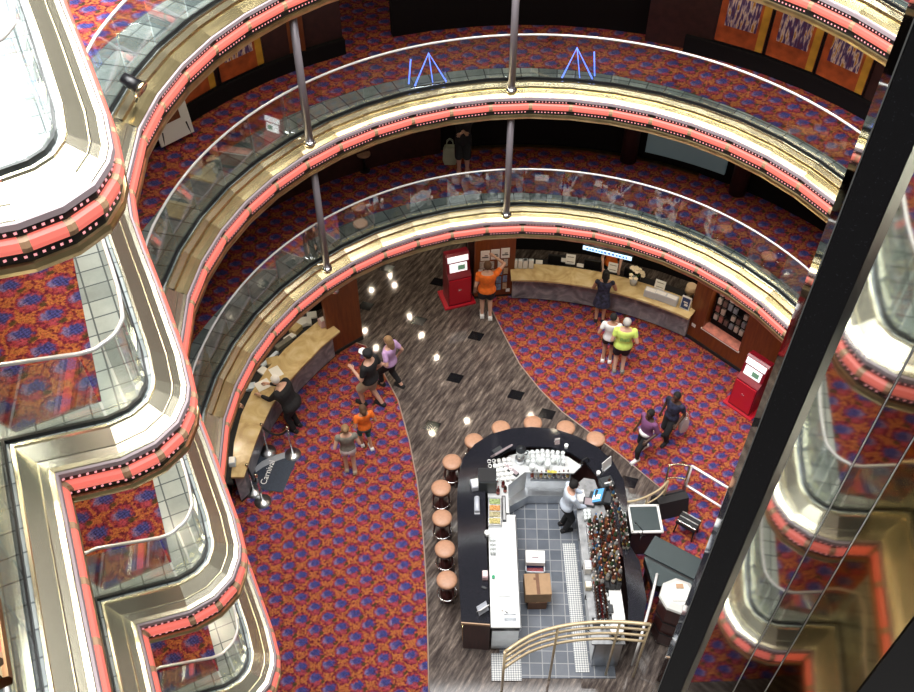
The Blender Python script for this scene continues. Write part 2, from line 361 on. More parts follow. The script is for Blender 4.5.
def deck(k):
    zn = ZN[k]; zf = zfloor(k); P = with_normals(PATHS[k])
    nn = len(neck+bump+near)
    # floor and slab
    ringpts = [p for p in P if math.hypot(p[0]-RCX, p[1]-RCY) < 5.02 and p[1] > 8.0]
    if k != 7:
        inner = off(ringpts, .30); outer = [pol(9.5, a) for a in range(182, -20, -8)]
        m = MB(); m.prism(inner+outer, zf-.5, zf); o = m.build('ring_floor', ['tile_ring'])
        struct(o, 'grey tiled ring floor of the '+DECKNAME[k], ); o['category'] = 'floor'
        m = MB(); A = [-14+4*i for i in range(49)]
        fr = lambda a: 5.3+.58-.15*math.sin(math.radians(a))-.22*math.cos(math.radians(a))
        m.loft([[(*pol(fr(a), a), zf+.001), (*pol(9.4, a), zf+.001), (*pol(9.4, a), zf+.008), (*pol(fr(a), a), zf+.008)] for a in A])
        o = m.build('ring_carpet', ['carpet_deck']); struct(o, 'red and blue patterned carpet on the '+DECKNAME[k]); o['category'] = 'carpet'
        m = MB(); m.prism(off(ringpts, .28)+outer, zn-.27, zf-.5); o = m.build('ceiling', ['ceil']); struct(o, 'dark ceiling beneath the '+DECKNAME[k]); o['category'] = 'ceiling'
    lp = P[-nn-1:]
    far = [(-7.5, 1.5), (-7.5, 9.4)]
    m = MB(); m.prism(off(lp, .30)+far, zf-.5, zf+.002); o = m.build('landing_floor', ['tile_bump']); struct(o, 'grey stone landing floor of the '+DECKNAME[k]); o['category'] = 'floor'
    m = MB(); m.prism(off(lp, .28)+far, zn-.27, zf-.5); o = m.build('ceiling', ['ceil']); struct(o, 'dark ceiling beneath the landing of the '+DECKNAME[k]); o['category'] = 'ceiling'
    c = [(-3.84, 7.1), (-3.10, 5.27), (-3.74, 4.93), (-5.0, 5.6), (-6.9, 6.4), (-6.9, 8.8), (-4.6, 8.8)]
    m = MB(); m.prism(c, zf+.003, zf+.012); o = m.build('landing_carpet', ['carpet_deck']); struct(o, 'patterned carpet on the landing of the '+DECKNAME[k]); o['category'] = 'carpet'
    # rim: brass, bulbs, neon, lip
    def band(name, prof, mt, parent, Q=None):
        f = MB(); f.sweep(Q or P, [(d, zn+z) for d, z in prof]); return f.build(name, [mt], parent)
    si = len(P)-len(near+bump+neck)-1                    # the landing side's sheet is steeper than the ring's, sloped to reflect white
    PR, PL = P[:si+1], P[si:]
    cap_ = [(.32, .30), (.32, .355), (.295, .355), (.29, .33)]
    pl_ = [(.17, .245), (.165, .25), (.155, .24), (.10, .205), (.06, .195), (.05, .185)]
    pr_ = [(.222, .298), (.212, .302), (.204, .262), (.19, .258), (.12, .228), (.06, .195), (.05, .185)]
    if len(PR) > 2:
        root = band('balcony_rim', cap_+[(.22, .298)], 'pale_chrome', None, PR)
        band('landing_sheet', cap_+[(.168, .243)], 'landing_metal', root, PL)
        band('brass_band', pr_, 'brass', root, PR)
    else: root = band('balcony_rim', cap_+[(.168, .243)], 'landing_metal', None, PL)
    band('landing_band', pl_, 'landing_metal', root, PL)
    struct(root, 'polished brass rim with salmon neon round the '+DECKNAME[k]); root['category'] = 'balcony rim'
    band('grey_band', [(.052, .188), (.03, .18), (.024, .135), (.075, .128)], 'grey_band', root)
    band('black_channel', [(.06, .13), (.045, .125), (.045, .066), (.085, .060), (.085, -.060), (.045, -.066), (.045, -.155), (.06, -.16)], 'black', root)
    band('bottom_lip', [(.06, -.155), (.02, -.16), (.012, -.20), (.03, -.245), (.30, -.275)], 'brass_dull', root)
    # neon lengths and their clips, one between each two facets
    bl = MB(); cl = MB()
    for i in range(len(P)-1):
        a, b = P[i], P[i+1]
        L = math.hypot(b[0]-a[0], b[1]-a[1]); n = MB()
        lerp = lambda t: tuple(a[j]*(1-t)+b[j]*t for j in range(4))
        e = .034/L
        pr = [(.085, .058), (.03, .060), (.004, .044), (-.008, .0), (.004, -.044), (.03, -.060), (.085, -.058)]
        n.loft([[(x+nx*d, y+ny*d, zn+z) for d, z in pr] for x, y, nx, ny in (lerp(e), lerp(1-e))], True)
        n.build('neon_tube', ['neon'], root)
        pr2 = [(.085, .060), (.03, .063), (.003, .046), (-.010, .0), (.003, -.046), (.03, -.063), (.085, -.060)]
        for t0, t1 in ((0, e), (1-e, 1)):
            cl.loft([[(x+nx*d, y+ny*d, zn+z) for d, z in pr2] for x, y, nx, ny in (lerp(t0), lerp(t1))], True)
        nb = max(3, int(L/.055))
        for j in range(nb):
            t = (j+.5)/nb
            if t*L < .03 or (1-t)*L < .03: continue
            x, y, nx, ny = lerp(t)
            for zz in (.096, -.112):
                X, Y = x+nx*.043, y+ny*.043; s = .011
                tx, ty = -ny, nx
                bl.add([(X+tx*s, Y+ty*s, zn+zz-s), (X-tx*s, Y-ty*s, zn+zz-s), (X-tx*s, Y-ty*s, zn+zz+s), (X+tx*s, Y+ty*s, zn+zz+s), (X-nx*s*1.2, Y-ny*s*1.2, zn+zz)],
                       [(0, 1, 4), (1, 2, 4), (2, 3, 4), (3, 0, 4), (3, 2, 1, 0)])
    cl.build('tube_clips', ['clip'], root); bl.build('bulb_rows', ['bulb'], root)['kind'] = 'stuff'
    # glass railing with white handrail
    zr = zf+.86
    lab = {4: 'curved glass railing with white handrail on the lowest ring balcony, just above the counters', 5: 'curved glass railing with white handrail on the middle ring balcony',
           6: 'glass railing with white handrail on the upper balcony and its landing', 7: 'glass railing with white handrail on the topmost landing'}[k]
    rt = thing('glass_railing', lab, 'railing', (P[8][0] if k != 7 else -3.4, P[8][1] if k != 7 else 8, zf))
    Q = off(P, .37)
    if k == 7: Q = Q[:-4]
    h = MB(); h.tube([(x, y, zr) for x, y in smooth_poly(Q)], .019, 8); h.build('handrail', ['rail_white'], rt, True)
    for i in range(0, len(Q)-1):
        (x0, y0), (x1, y1) = Q[i], Q[i+1]
        dx, dy = x1-x0, y1-y0; l = math.hypot(dx, dy)
        if l < .06: continue
        dx /= l; dy /= l; e = .012; tx, ty = -dy*.006, dx*.006
        w = MB(); w.prism([(x0+dx*e-tx, y0+dy*e-ty), (x1-dx*e-tx, y1-dy*e-ty), (x1-dx*e+tx, y1-dy*e+ty), (x0+dx*e+tx, y0+dy*e+ty)], zf+.012, zr-.02)
        w.build('glass_panel', ['glass'], rt, True)
    b = MB(); b.sweep([(x, y, 0, 0) for x, y in []] or with_normals(Q), [(-.015, zf), (-.015, zf+.05), (.015, zf+.05), (.015, zf)]); b.build('bottom_channel', ['black'], rt, True)
def smooth_poly(Q, n=3):
    out = []
    for i in range(len(Q)-1):
        p0, p1, p2, p3 = Q[max(i-1, 0)], Q[i], Q[i+1], Q[min(i+2, len(Q)-1)]
        for j in range(n):
            t = j/n
            out.append(tuple(.5*(2*p1[c]+(p2[c]-p0[c])*t+(2*p0[c]-5*p1[c]+4*p2[c]-p3[c])*t*t+(3*p1[c]-p0[c]-3*p2[c]+p3[c])*t**3) for c in (0, 1)))
    return out+[Q[-1]]
for k in (4, 5, 6, 7): deck(k)
# ------------------------------------------------------------------ lobby floor
m = MB(); m.prism([(-9, 1.5), (11, 1.5), (12, 20), (3, 22.2), (-9, 22.2)], -.15, 0)
o = m.build('floor', ['marble', 'black_tile']); struct(o, 'polished brown streaked marble lobby floor'); o['category'] = 'floor'
ins = MB()
d1 = Vector((.30, -.30)); d2 = Vector((.30, .30))
for px, py in [(366, 306), (419, 321), (476, 336), (455, 378), (516, 395), (432, 426), (629, 482), (438, 282), (387, 268), (547, 414)]:
    x, y = g(px, py); s = .20
    ins.prism([(x-s, y-s*.35), (x+s*.45, y-s*.8), (x+s, y+s*.35), (x-s*.45, y+s*.8)], -.01, .002)
o = ins.build('floor_inlay', ['black_tile']); struct(o, 'black square tiles set in the marble floor'); o['category'] = 'floor'
cl = [g(345, 340), g(366, 346), g(383, 372), g(398, 400), g(409, 440), g(417, 480), g(422, 520), g(425, 560), g(427, 600), g(428, 645), g(429, 700)]
m = MB(); m.prism(cl+[(-8, 5), (-8, 14.6)], .001, .012); o = m.build('floor_carpet', ['carpet']); struct(o, 'red and blue patterned carpet in front of the curved counter by the rope posts'); o['category'] = 'carpet'
cr = [g(488, 302), g(503, 333), g(520, 365), g(540, 390), g(562, 412), g(590, 433), g(620, 455), g(661, 489)]
m = MB(); m.prism(cr+[(4.4, 10.6), (3.6, 10.25), (3.2, 10.1), (3.2, 8.0), (9.5, 6.5), (9.5, 12), (7.5, 15), (1.2, 16.6)], .001, .012); o = m.build('floor_carpet', ['carpet']); struct(o, 'red and blue patterned carpet in front of the long curved counter'); o['category'] = 'carpet'
mE = mat('pale_carpet_edge', (.35, .25, .2), .6)
for pts, nm in ((cl, 'pale edging strip of the carpet near the stools'), (cr, 'pale edging strip of the carpet near the long counter')):
    m = MB(); m.tube([(x, y, .012) for x, y in pts], .014, 6); o = m.build('trim_1', [mE]); struct(o, nm); o['category'] = 'trim'
# ------------------------------------------------------------------ walls
def arc_wall(name, r, a0, a1, z0, z1, mt, label, th=.15, step=6):
    n = max(2, int(abs(a1-a0)/step)+1); m = MB()
    m.loft([[(*pol(r, a), z0), (*pol(r+th, a), z0), (*pol(r+th, a), z1), (*pol(r, a), z1)] for a in [a0+(a1-a0)*i/(n-1) for i in range(n)]])
    o = m.build(name, [mt]); struct(o, label); o['category'] = 'wall'; return o
LC = ZN[4]-.28                                          # lobby ceiling
arc_wall('wall_back', 8.6, 20, 97, 0, LC, 'void_black', 'dark wall behind the long counter')
arc_wall('wall_left', 7.9, 124, 190, 0, LC, 'void_black', 'dark wall behind the counter with the papers')
arc_wall('wall_back', 7.1, 118, 186, zfloor(5), ZN[6]-.27, 'wall_dark', 'maroon wall of the middle balcony, beyond the two paintings')
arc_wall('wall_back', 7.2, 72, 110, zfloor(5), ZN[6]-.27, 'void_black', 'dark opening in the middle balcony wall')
arc_wall('wall_back', 6.98, -14, 72, zfloor(5), ZN[6]-.27, 'wall_dark', 'maroon wall of the middle balcony, beyond the three paintings')
arc_wall('baseboard_back', 6.99, 118, 186, zfloor(5)+.01, zfloor(5)+.30, 'void_black', 'black base band under the two paintings', .1)
arc_wall('baseboard_back', 6.87, -14, 66, zfloor(5)+.01, zfloor(5)+.30, 'void_black', 'black base band under the three paintings', .1)
arc_wall('wall_back', 7.2, 103, 186, zfloor(4), ZN[5]-.27, 'wall_dark', 'maroon wall of the lowest balcony')
arc_wall('wall_back', 7.3, -14, 103, zfloor(4), ZN[5]-.27, 'void_black', 'wide dark shop front on the lowest balcony')
arc_wall('trim_1', 7.16, 60, 98, zfloor(4)+.01, zfloor(4)+.06, 'brass_dull', 'thin metal sill line of the dark shop front', .1)
arc_wall('wall_back', 7.3, -14, 184, zfloor(6), ZN[7]+.6, 'wall_dark', 'maroon wall of the upper balcony')
m = MB(); m.box(-7.4, 5, 7, .2, 10, 14); o = m.build('wall_left', ['wall_dark']); struct(o, 'wall behind the landings'); o['category'] = 'wall'
# end of the passage
m = MB(); m.prism([(-6, 21.8), (2, 21.8), (2, 22), (-6, 22)], 0, LC); o = m.build('wall_back', ['wall_dark']); struct(o, 'dark wall at the end of the marble passage'); o['category'] = 'wall'
m = MB(); m.prism([(.25, 16.4), (.4, 16.4), (.4, 21.8), (.25, 21.8)], 0, LC); o = m.build('wall_back', ['wall_dark']); struct(o, 'side wall of the marble passage behind the red kiosk'); o['category'] = 'wall'
# wood end panel of the left counter
a = Vector(g(331, 357)); b = Vector(g(363, 338.5)); e = Vector((-.9, 2.6))
m = MB(); m.prism([tuple(a), tuple(b), tuple(b+e), tuple(b+e+Vector((-.1, 0))), tuple(b+Vector((-.1, .12))), tuple(a+Vector((-.06, .12)))], 0, LC)
o = m.build('wall_left', ['wall_wood']); struct(o, 'red brown wood wall at the end of the curved counter'); o['category'] = 'wall'
dv = (b-a).normalized(); nv = Vector((dv.y, -dv.x))
m = MB(); m.prism([tuple(a+nv*.02), tuple(b+nv*.02), tuple(b), tuple(a)], 0, .10); o = m.build('baseboard_left', ['soft_black']); struct(o, 'black base strip of the wood wall at the counter end'); o['category'] = 'baseboard'
# right hand wood wall with the display niche
WA = Vector(g(684, 335)); WB = Vector(g(762, 387)); WDV = (WB-WA).normalized(); WNV = Vector((-WDV.y, WDV.x)); 
if WNV.dot(Vector((1, 1))) < 0: WNV = -WNV
WL = (WB-WA).length
def wp(s, d, z): p = WA+WDV*s+WNV*d; return (p.x, p.y, z)
n0, n1, nz0, nz1 = .40, 1.36, .56, 2.2
m = MB()
def wbox(mb, s0, s1, d0, d1, z0, z1):
    mb.add([wp(s0, d0, z0), wp(s1, d0, z0), wp(s1, d1, z0), wp(s0, d1, z0), wp(s0, d0, z1), wp(s1, d0, z1), wp(s1, d1, z1), wp(s0, d1, z1)],
           [(3, 2, 1, 0), (4, 5, 6, 7), (0, 1, 5, 4), (1, 2, 6, 5), (2, 3, 7, 6), (3, 0, 4, 7)])
wbox(m, 0, n0, 0, .4, 0, LC); wbox(m, n1, WL+3.2, 0, .4, 0, LC); wbox(m, n0, n1, 0, .4, 0, nz0); wbox(m, n0, n1, 0, .4, nz1, LC)
o = m.build('wall_right', ['wall_wood']); struct(o, 'red brown wood wall with a recessed display window'); o['category'] = 'wall'
m = MB(); wbox(m, 0, WL+3.2, -.02, 0, 0, .10); o = m.build('baseboard_right', ['soft_black']); struct(o, 'black base strip of the wood wall'); o['category'] = 'baseboard'
# support poles
def pole(px, py, k, label):
    x, y = g(px, py, zfloor(k)); m = MB()
    dx, dy = x-RCX, y-RCY; r = math.hypot(dx, dy); s = 5.16/r; x, y = RCX+dx*s, RCY+dy*s
    zb = ZN[k]+.262; t = thing('support_pole', label, 'pole', (x, y, zb), 0, 'support poles of the ring balconies')
    z1 = ZN[k+1]-.272-zb
    MB().cyl(0, 0, .02, z1, .062, seg=16).build('shaft', ['pole'], t)
    MB().lathe([(.10, 0), (.10, .02), (.07, .05)], seg=16).build('base_collar', ['chrome'], t)
pole(324.3, 264, 4, 'grey metal pole on the lowest balcony, above the wood wall at the counter end')
pole(506.2, 210, 4, 'grey metal pole on the lowest balcony, above the poster panel')
pole(308.7, 139, 5, 'grey metal pole on the middle balcony beside the paintings')
pole(511.5, 86, 5, 'grey metal pole on the middle balcony between the two blue neon reflections')
# ------------------------------------------------------------------ light
def area(name, loc, size, power, col=(1, 1, 1), rot=(0, 0, 0), sy=None):
    l = bpy.data.lights.new(name, 'AREA'); l.energy = power; l.color = col; l.size = size
    if sy: l.shape = 'RECTANGLE'; l.size_y = sy
    o = bpy.data.objects.new(name, l); COL.objects.link(o); o.location = loc; o.rotation_euler = rot; return o
area('atrium_overhead_fill', (-1.9, 8.2, 22), 15, 7200, (1, .985, .97), sy=15.5)  # added unseen key panel overhead, stretched so the brass reflects white
dq = (Vector((-1.8, 4.6, 9))-Vector((-4.6, 10.2, 17.6))).to_track_quat('-Z', 'Y').to_euler()
area('landing_glare_fill', (-4.6, 10.2, 17.6), 7, 1700, (1, .98, .95), tuple(dq), sy=7)  # unseen panel added so the landing brass mirrors white
# recessed downlights in the ceilings over the ring
dl = None
def downlight(x, y, z, power, label, grp, r=.055):
    global dl
    t = thing('downlight', label, 'ceiling light', (x, y, z), 0, grp)
    MB().lathe([(r*1.5, -.012), (r*1.5, 0), (r, 0), (r, -.012)], seg=12, caps=False).build('rim', ['brass_dull'], t)
    MB().lathe([(r, -.006), (.001, -.004)], seg=12).build('lens', ['lamp'], t)
    l = bpy.data.lights.new('downlight_beam', 'SPOT'); l.energy = power; l.spot_size = 2.5; l.spot_blend = .6; l.color = (1, .84, .62); l.shadow_soft_size = .03
    o = bpy.data.objects.new('downlight_beam', l); COL.objects.link(o); o.location = (0, 0, -.03); o.parent = t
m = MB(); m.prism([(-6.5, 17.6), (3.5, 17.6), (3.5, 22), (-6.5, 22)], LC+.02, LC+.12); o = m.build('ceiling', ['ceil']); struct(o, 'dark ceiling of the marble passage'); o['category'] = 'ceiling'
for x, y in [(-1.83, 20.19), (-2.49, 19.99), (-1.34, 18.93), (-2.58, 18.37), (-1.98, 20.6)]: downlight(x, y, LC+.019, 26, 'small warm recessed downlight in the lobby ceiling', 'downlights in the lobby ceiling', .027)
for x, y in [(-2.23, 17.73), (-.99, 18.2), (-.55, 17.35), (.25, 15.18), (-.64, 14.8)]: downlight(x, y, LC-.001 if y < 17.6 else LC+.019, 30, 'small warm recessed downlight in the lobby ceiling', 'downlights in the lobby ceiling', .027)
for r, angs in ((6.0, (4, 20, 36, 52, 68, 84, 128, 142, 156, 170, 184)), (7.3, (75, 60, 45, 135, 150))):
    for a in angs:
        x, y = pol(r, a); downlight(x, y, LC-.001, 46, 'small warm recessed downlight in the lobby ceiling', 'downlights in the lobby ceiling', .027)
for k, pw in ((5, 6), (6, 30)):
    for a in range(6, 186, 18):
        x, y = pol(6.3, a); downlight(x, y, ZN[k]-.276, pw, 'small warm recessed downlight over the '+('lowest' if k == 5 else 'middle')+' ring balcony', 'downlights over the ring balconies')
for k, pw in ((5, 42), (6, 48), (7, 48)):  # unseen downlights added to brighten the landing carpets
    for x, y in ((-3.15, 5.75), (-4.0, 5.35), (-3.75, 6.9), (-4.9, 6.3)):
        downlight(x, y, ZN[k]-.276, pw, 'small warm downlight added in the ceiling to brighten a balcony landing', 'downlights added over the balcony landings')
W = bpy.data.worlds.new('world'); SC.world = W; W.use_nodes = True
W.node_tree.nodes['Background'].inputs[0].default_value = (.60, .57, .55, 1); W.node_tree.nodes['Background'].inputs[1].default_value = .24
SC.view_settings.view_transform = 'Standard'; SC.view_settings.look = 'None'; SC.view_settings.exposure = 0.; SC.view_settings.gamma = 1; SC.view_settings.use_curve_mapping = False
SC.cycles.use_denoising = True
# ------------------------------------------------------------------ mirrored column by the right
cp = {'a': (1.028, 2.036), 'b': (1.012, 1.953), 'c': (1.100, 1.905), 'd': (1.136, 1.593), 'e': (1.153, 1.450), 'f': (1.190, 1.150)}
M['mirror'] = mat('grey_mirror', (.62, .65, .64), .03, 1.)
M['mirror_dark'] = mat('smoked_mirror', (.42, .40, .36), .03, 1.)
M['mirror_amber'] = mat('amber_mirror', (.40, .28, .12), .04, 1.)
M['col_black'] = speckle_mat('black_column_cladding', (.006, .006, .008), (.03, .03, .04), 120, .68, .3)
m = MB(); m.prism([cp['b'], cp['c'], cp['d'], cp['e'], cp['f'], (1.40, 1.15), (1.35, 2.0), cp['a']], 0, 20)
o = m.build('column', ['col_black']); struct(o, 'tall black column with mirrored faces beside the bar'); o['category'] = 'column'
def facing(p, q, d0, d1, mt, name, parent, z0=0.05, z1=19.9):
    p = Vector(p); q = Vector(q); t = (q-p).normalized(); n = Vector((t.y, -t.x))
    if n.dot(-p) < 0: n = -n
    m = MB(); P = [p+n*d0+t*.004, q+n*d0-t*.004, q+n*d1-t*.004, p+n*d1+t*.004]; m.prism([tuple(x) for x in P], z0, z1); return m.build(name, [mt], parent)
facing(cp['a'], cp['b'], .002, .006, 'mirror', 'mirror_strip', o)
facing(cp['c'], cp['d'], .002, .006, 'mirror', 'mirror_panel', o)
facing(cp['d'], cp['e'], .002, .006, 'mirror_dark', 'mirror_panel', o)
facing(cp['e'], cp['f'], .002, .006, 'mirror_amber', 'mirror_panel', o)
for q in ('d', 'e'):
    MB().cyl(cp[q][0]-.006, cp[q][1]-.003, .05, 19.9, .002, seg=6).build('mirror_joint', ['steel'], o)
# ------------------------------------------------------------------ people
SK = {'fair': mat('fair_skin', (.56, .33, .24), .5), 'tan': mat('tan_skin', (.42, .22, .14), .5), 'dark': mat('dark_skin', (.07, .035, .022), .45)}
def C(n, c, var=.15): 
    if n not in M: M[n] = mat(n, c, .85, var=var, vscale=14)
    return n
C('orange_cloth', (.80, .16, .015)); C('navy_cloth', (.012, .014, .025)); C('black_cloth', (.010, .010, .012)); C('white_cloth', (.78, .77, .76), .05)
C('lime_cloth', (.62, .80, .16), .08); C('lilac_cloth', (.52, .33, .58), .1); C('khaki_cloth', (.40, .33, .24), .1); C('grey_cloth', (.20, .19, .16)); C('teal_print', (.03, .16, .15), .9)
C('plum_cloth', (.20, .07, .18)); C('pale_blue_cloth', (.62, .70, .82), .06); C('dark_print', (.02, .022, .05), .9); C('brown_hair', (.10, .05, .025)); C('black_hair', (.008, .007, .007)); C('grey_hair', (.45, .43, .40)); C('blond_hair', (.25, .15, .07))
def person(name_label, px, H, face, skin='fair', top=None, sleeve=.45, bottom=None, leg=.45, dress=None, shoe='white_cloth', hair='brown_hair', longhair=0, cap=None,
           hands=((-.17, .05, .47), (.17, .05, .47)), stride=.0, lean=0., z=0., fat=1., loc=None, toplow=.50, tilt=0., bun=False):
    x, y = loc if loc else g(px[0], px[1], z)
    root = thing('person', name_label, 'person', (x, y, z), math.radians(face-90))
    ca, sa = math.cos(lean), math.sin(lean)
    HIP = .515 - abs(stride)*.10
    def T(p):                                          # upper body leans about the hips
        X, Y, Z = p; Z0 = Z-HIP; return Vector((X*H, (Y*ca+Z0*sa)*H, (HIP+Z0*ca-Y*sa)*H))
    def U(p): return Vector((p[0]*H, p[1]*H, p[2]*H))
    secs = [(.455, .078, .062, 0), (.50, .094, .072, 0), (.54, .094, .070, 0), (.60, .078, .058, .004), (.66, .082, .062, .006), (.72, .094, .068, .002), (.775, .098, .062, -.004), (.81, .078, .048, -.006), (.835, .034, .032, -.004)]
    dz = HIP-.515
    def torso(mb, i0, i1, k, fl=0.):
        rings = []
        for n_, (zz, rx, ry, oy) in enumerate(secs[i0:i1]):
            kk = k + fl*max(0, 1-n_/2)
            rings.append([tuple(T((rx*fat*kk*math.cos(2*PI*j/16), oy+ry*fat*kk*math.sin(2*PI*j/16), zz+dz))) for j in range(16)])
        mb.loft(rings, True)
    sh = [T((s*.108, -.004, .79+dz)) for s in (-1, 1)]
    hd = [T(h) if lean < .3 else U(h) for h in hands]
    hips = [U((s*.048, 0, .49+dz)) for s in (-1, 1)]
    feet = [U((-.052, stride*.5, .045)), U((.052, -stride*.5, .045))]
    knee = []; elb = []
    for h_, f_ in zip(hips, feet):
        d = (f_-h_).length; mid = (h_+f_)/2; up = .235*H
        b = math.sqrt(max(0, up*up-d*d/4)) if d/2 < up else 0
        knee.append(mid+Vector((0, 1, 0))*min(max(b, .012*H), .10*H))
    for s, a, h_ in zip((-1, 1), sh, hd):
        d = (h_-a).length; up = .168*H
        if d > 2*up*.98: h_.xyz = a+(h_-a)*(2*up*.98/d); d = (h_-a).length
        mid = (a+h_)/2; b = math.sqrt(max(0, up*up-d*d/4))
        dr = Vector((s*.35, -.9, -.4)); t = (h_-a).normalized(); dr = (dr-t*dr.dot(t)).normalized()
        elb.append(mid+dr*b)
    b = MB(); torso(b, 0, 9, 1)
    nk, hc = T((0, -.002, .845+dz)), T((0, .012, .925+dz))
    b.capsule(T((0, -.004, .80+dz)), nk, .034*H, .031*H)
    b.ball(hc+Vector((0, -.004, .008))*H, (.047*H, .057*H, .062*H)); b.ball(T((0, .026, .895+dz)), (.034*H, .036*H, .042*H))
    b.capsule(T((0, .062, .925+dz)), T((0, .074, .912+dz)), .008*H, .010*H, 6)
    for s in (-1, 1): b.ball(T((s*.048, .004, .92+dz)), (.008*H, .014*H, .020*H), 8, 6)
    for i in (0, 1):
        b.capsule(sh[i], elb[i], .031*H*fat, .024*H); b.capsule(elb[i], hd[i], .024*H, .016*H)
        pd = (hd[i]-elb[i]).normalized()
        b.capsule(hd[i], hd[i]+pd*.04*H, .016*H, .019*H)
        b.capsule(hips[i], knee[i], .054*H*fat, .035*H); b.capsule(knee[i], feet[i], .036*H, .022*H)
        b.capsule(feet[i]+Vector((0, -.02*H, -.018*H)), feet[i]+Vector((0, .085*H, -.026*H)), .026*H, .019*H)
    body = b.build('body', [SK[skin]], root, remesh=.011)
    # fingers rooted in the palms, and the eyes and mouth, joined into the body's own mesh
    e = MB()
    for i, s in ((0, -1), (1, 1)):
        pd = (hd[i]-elb[i]).normalized(); sd = pd.cross(Vector((0, 0, 1)))
        sd = sd.normalized() if sd.length > .05 else Vector((1, 0, 0)); dn = pd.cross(sd).normalized()
        if dn.z > 0: dn = -dn
        o0 = hd[i]+pd*.045*H
        for q, L in ((-1.5, .030), (-.5, .040), (.5, .043), (1.5, .037)):
            r0 = o0+sd*q*.0105*H; k1 = r0+pd*L*.55*H+dn*.004*H
            e.tube([r0, k1, k1+pd*L*.45*H+dn*.012*H], [.0058*H, .0055*H, .0042*H], 6)
        th = hd[i]+pd*.012*H-sd*s*.015*H
        e.tube([th, th+pd*.02*H-sd*s*.016*H, th+pd*.042*H-sd*s*.018*H+dn*.006*H], [.007*H, .0065*H, .005*H], 6)
    e.use(1)
    for s in (-1, 1): e.ball(T((s*.019, .0585, .936+dz)), .0055*H, 6, 4)
    e.use(2); e.capsule(T((-.012, .0605, .886+dz)), T((.012, .0605, .886+dz)), .004*H, .004*H, 6)
    me = body.data; bm = bmesh.new(); bm.from_mesh(me)
    for p in [bm.verts.new(v) for v in e.v]: pass
    bm.verts.ensure_lookup_table(); o0 = len(me.vertices)
    for f, mi in zip(e.f, e.m):
        try:
            fc = bm.faces.new([bm.verts[o0+i] for i in f]); fc.material_index = mi; fc.smooth = True
        except ValueError: pass
    bm.to_mesh(me); bm.free(); me.materials.append(M['black']); me.materials.append(M['lip'])
    def part(n, mb, mt, rm=.013): return mb.build(n, [mt], root, remesh=rm)
    if top:
        t = MB(); i0 = 1 if toplow <= .5 else 2; torso(t, i0, 8, 1.14)
        for i in (0, 1):
            t.ball(sh[i], .036*H*fat, 10, 8)
            if sleeve <= 1: t.capsule(sh[i], sh[i].lerp(elb[i], max(sleeve, .1)), .039*H*fat, .036*H)
            else:
                t.capsule(sh[i], elb[i], .039*H*fat, .031*H); t.capsule(elb[i], elb[i].lerp(hd[i], sleeve-1), .031*H, .025*H)
        part('shirt', t, top)
    if dress:
        t = MB(); torso(t, 1, 8, 1.12)
        t.loft([[((rx*math.cos(2*PI*j/16))*H*fat, (ry*math.sin(2*PI*j/16))*H*fat, zz*H) for j in range(16)] for zz, rx, ry in ((.36, .135, .11), (.44, .122, .098), (.52, .104, .08), (.58, .085, .064))])
        for i in (0, 1): t.capsule(sh[i], sh[i].lerp(elb[i], .12), .036*H, .034*H)
        part('dress', t, dress)
    if bottom:
        t = MB(); torso(t, 0, 4, 1.10)
        for i in (0, 1):
            if leg <= 1: t.capsule(hips[i], hips[i].lerp(knee[i], leg), .062*H*fat, .055*H*fat)
            else:
                t.capsule(hips[i], knee[i], .060*H*fat, .044*H); t.capsule(knee[i], knee[i].lerp(feet[i], leg-1), .044*H, .034*H)
        part('trousers' if leg > 1 else 'shorts', t, bottom)
    for i in (0, 1):
        t = MB(); t.capsule(feet[i]+Vector((0, -.028*H, -.018*H)), feet[i]+Vector((0, .09*H, -.022*H)), .030*H, .026*H)
        t.box(feet[i].x, feet[i].y+.03*H, .008, .052*H, .155*H, .016); t.build('shoe', [shoe], root)
    t = MB(); t.ball(hc+T((0, -.012, HIP+.014))-T((0, 0, HIP)), (.0535*H, .060*H, .062*H), 14, 10)
    if longhair:
        t.capsule(T((0, -.035, .91+dz)), T((0, -.052, .91-longhair+dz)), .046*H, .036*H)
        for s in (-1, 1): t.capsule(T((s*.036, -.012, .93+dz)), T((s*.040, -.030, .93-longhair*.8+dz)), .020*H, .018*H)
    if bun: t.ball(T((0, -.055, .965+dz)), .030*H, 10, 8)
    # keep the face clear
    hair_o = t.build('hair', [hair], root, remesh=.010)
    bm = bmesh.new(); bm.from_mesh(hair_o.data)
    fy, fz = (hc.y+.026*H), (hc.z+.030*H)
    bmesh.ops.delete(bm, geom=[v for v in bm.verts if v.co.y > fy and v.co.z < fz], context='VERTS'); bm.to_mesh(hair_o.data); bm.free()
    if cap:
        t = MB(); t.at(hc.x, hc.y-.008*H, hc.z+.022*H).lathe([(.058*H, 0), (.059*H, .02*H), (.048*H, .042*H), (.02*H, .052*H), (.002, .053*H)], seg=16); t.use(1)
        t.at(hc.x, hc.y, hc.z+.024*H).prism([(-.05*H, .03*H), (-.042*H, .085*H), (0, .105*H), (.042*H, .085*H), (.05*H, .03*H)], 0, .008*H); t.build('cap', [cap, 'white_cloth'], root)
    return root
M['lip'] = mat('lip', (.35, .10, .09), .5)
pp = {}
pp['poster'] = person('person in orange shirt and black shorts reaching up to the poster panel', (486, 317), 1.76, 92, top='orange_cloth', bottom='navy_cloth', leg=.62, hair='brown_hair', hands=((-.15, .03, .48), (.10, .20, .90)), fat=1.12, stride=.04)
pp['purser'] = person('person in a short dark dress leaning on the long marble counter', (599, 321), 1.55, 82, skin='tan', dress='dark_print', hair='black_hair', longhair=.07, shoe='black_cloth', hands=((-.13, .20, .60), (.17, .20, .60)), lean=.12, bun=True)
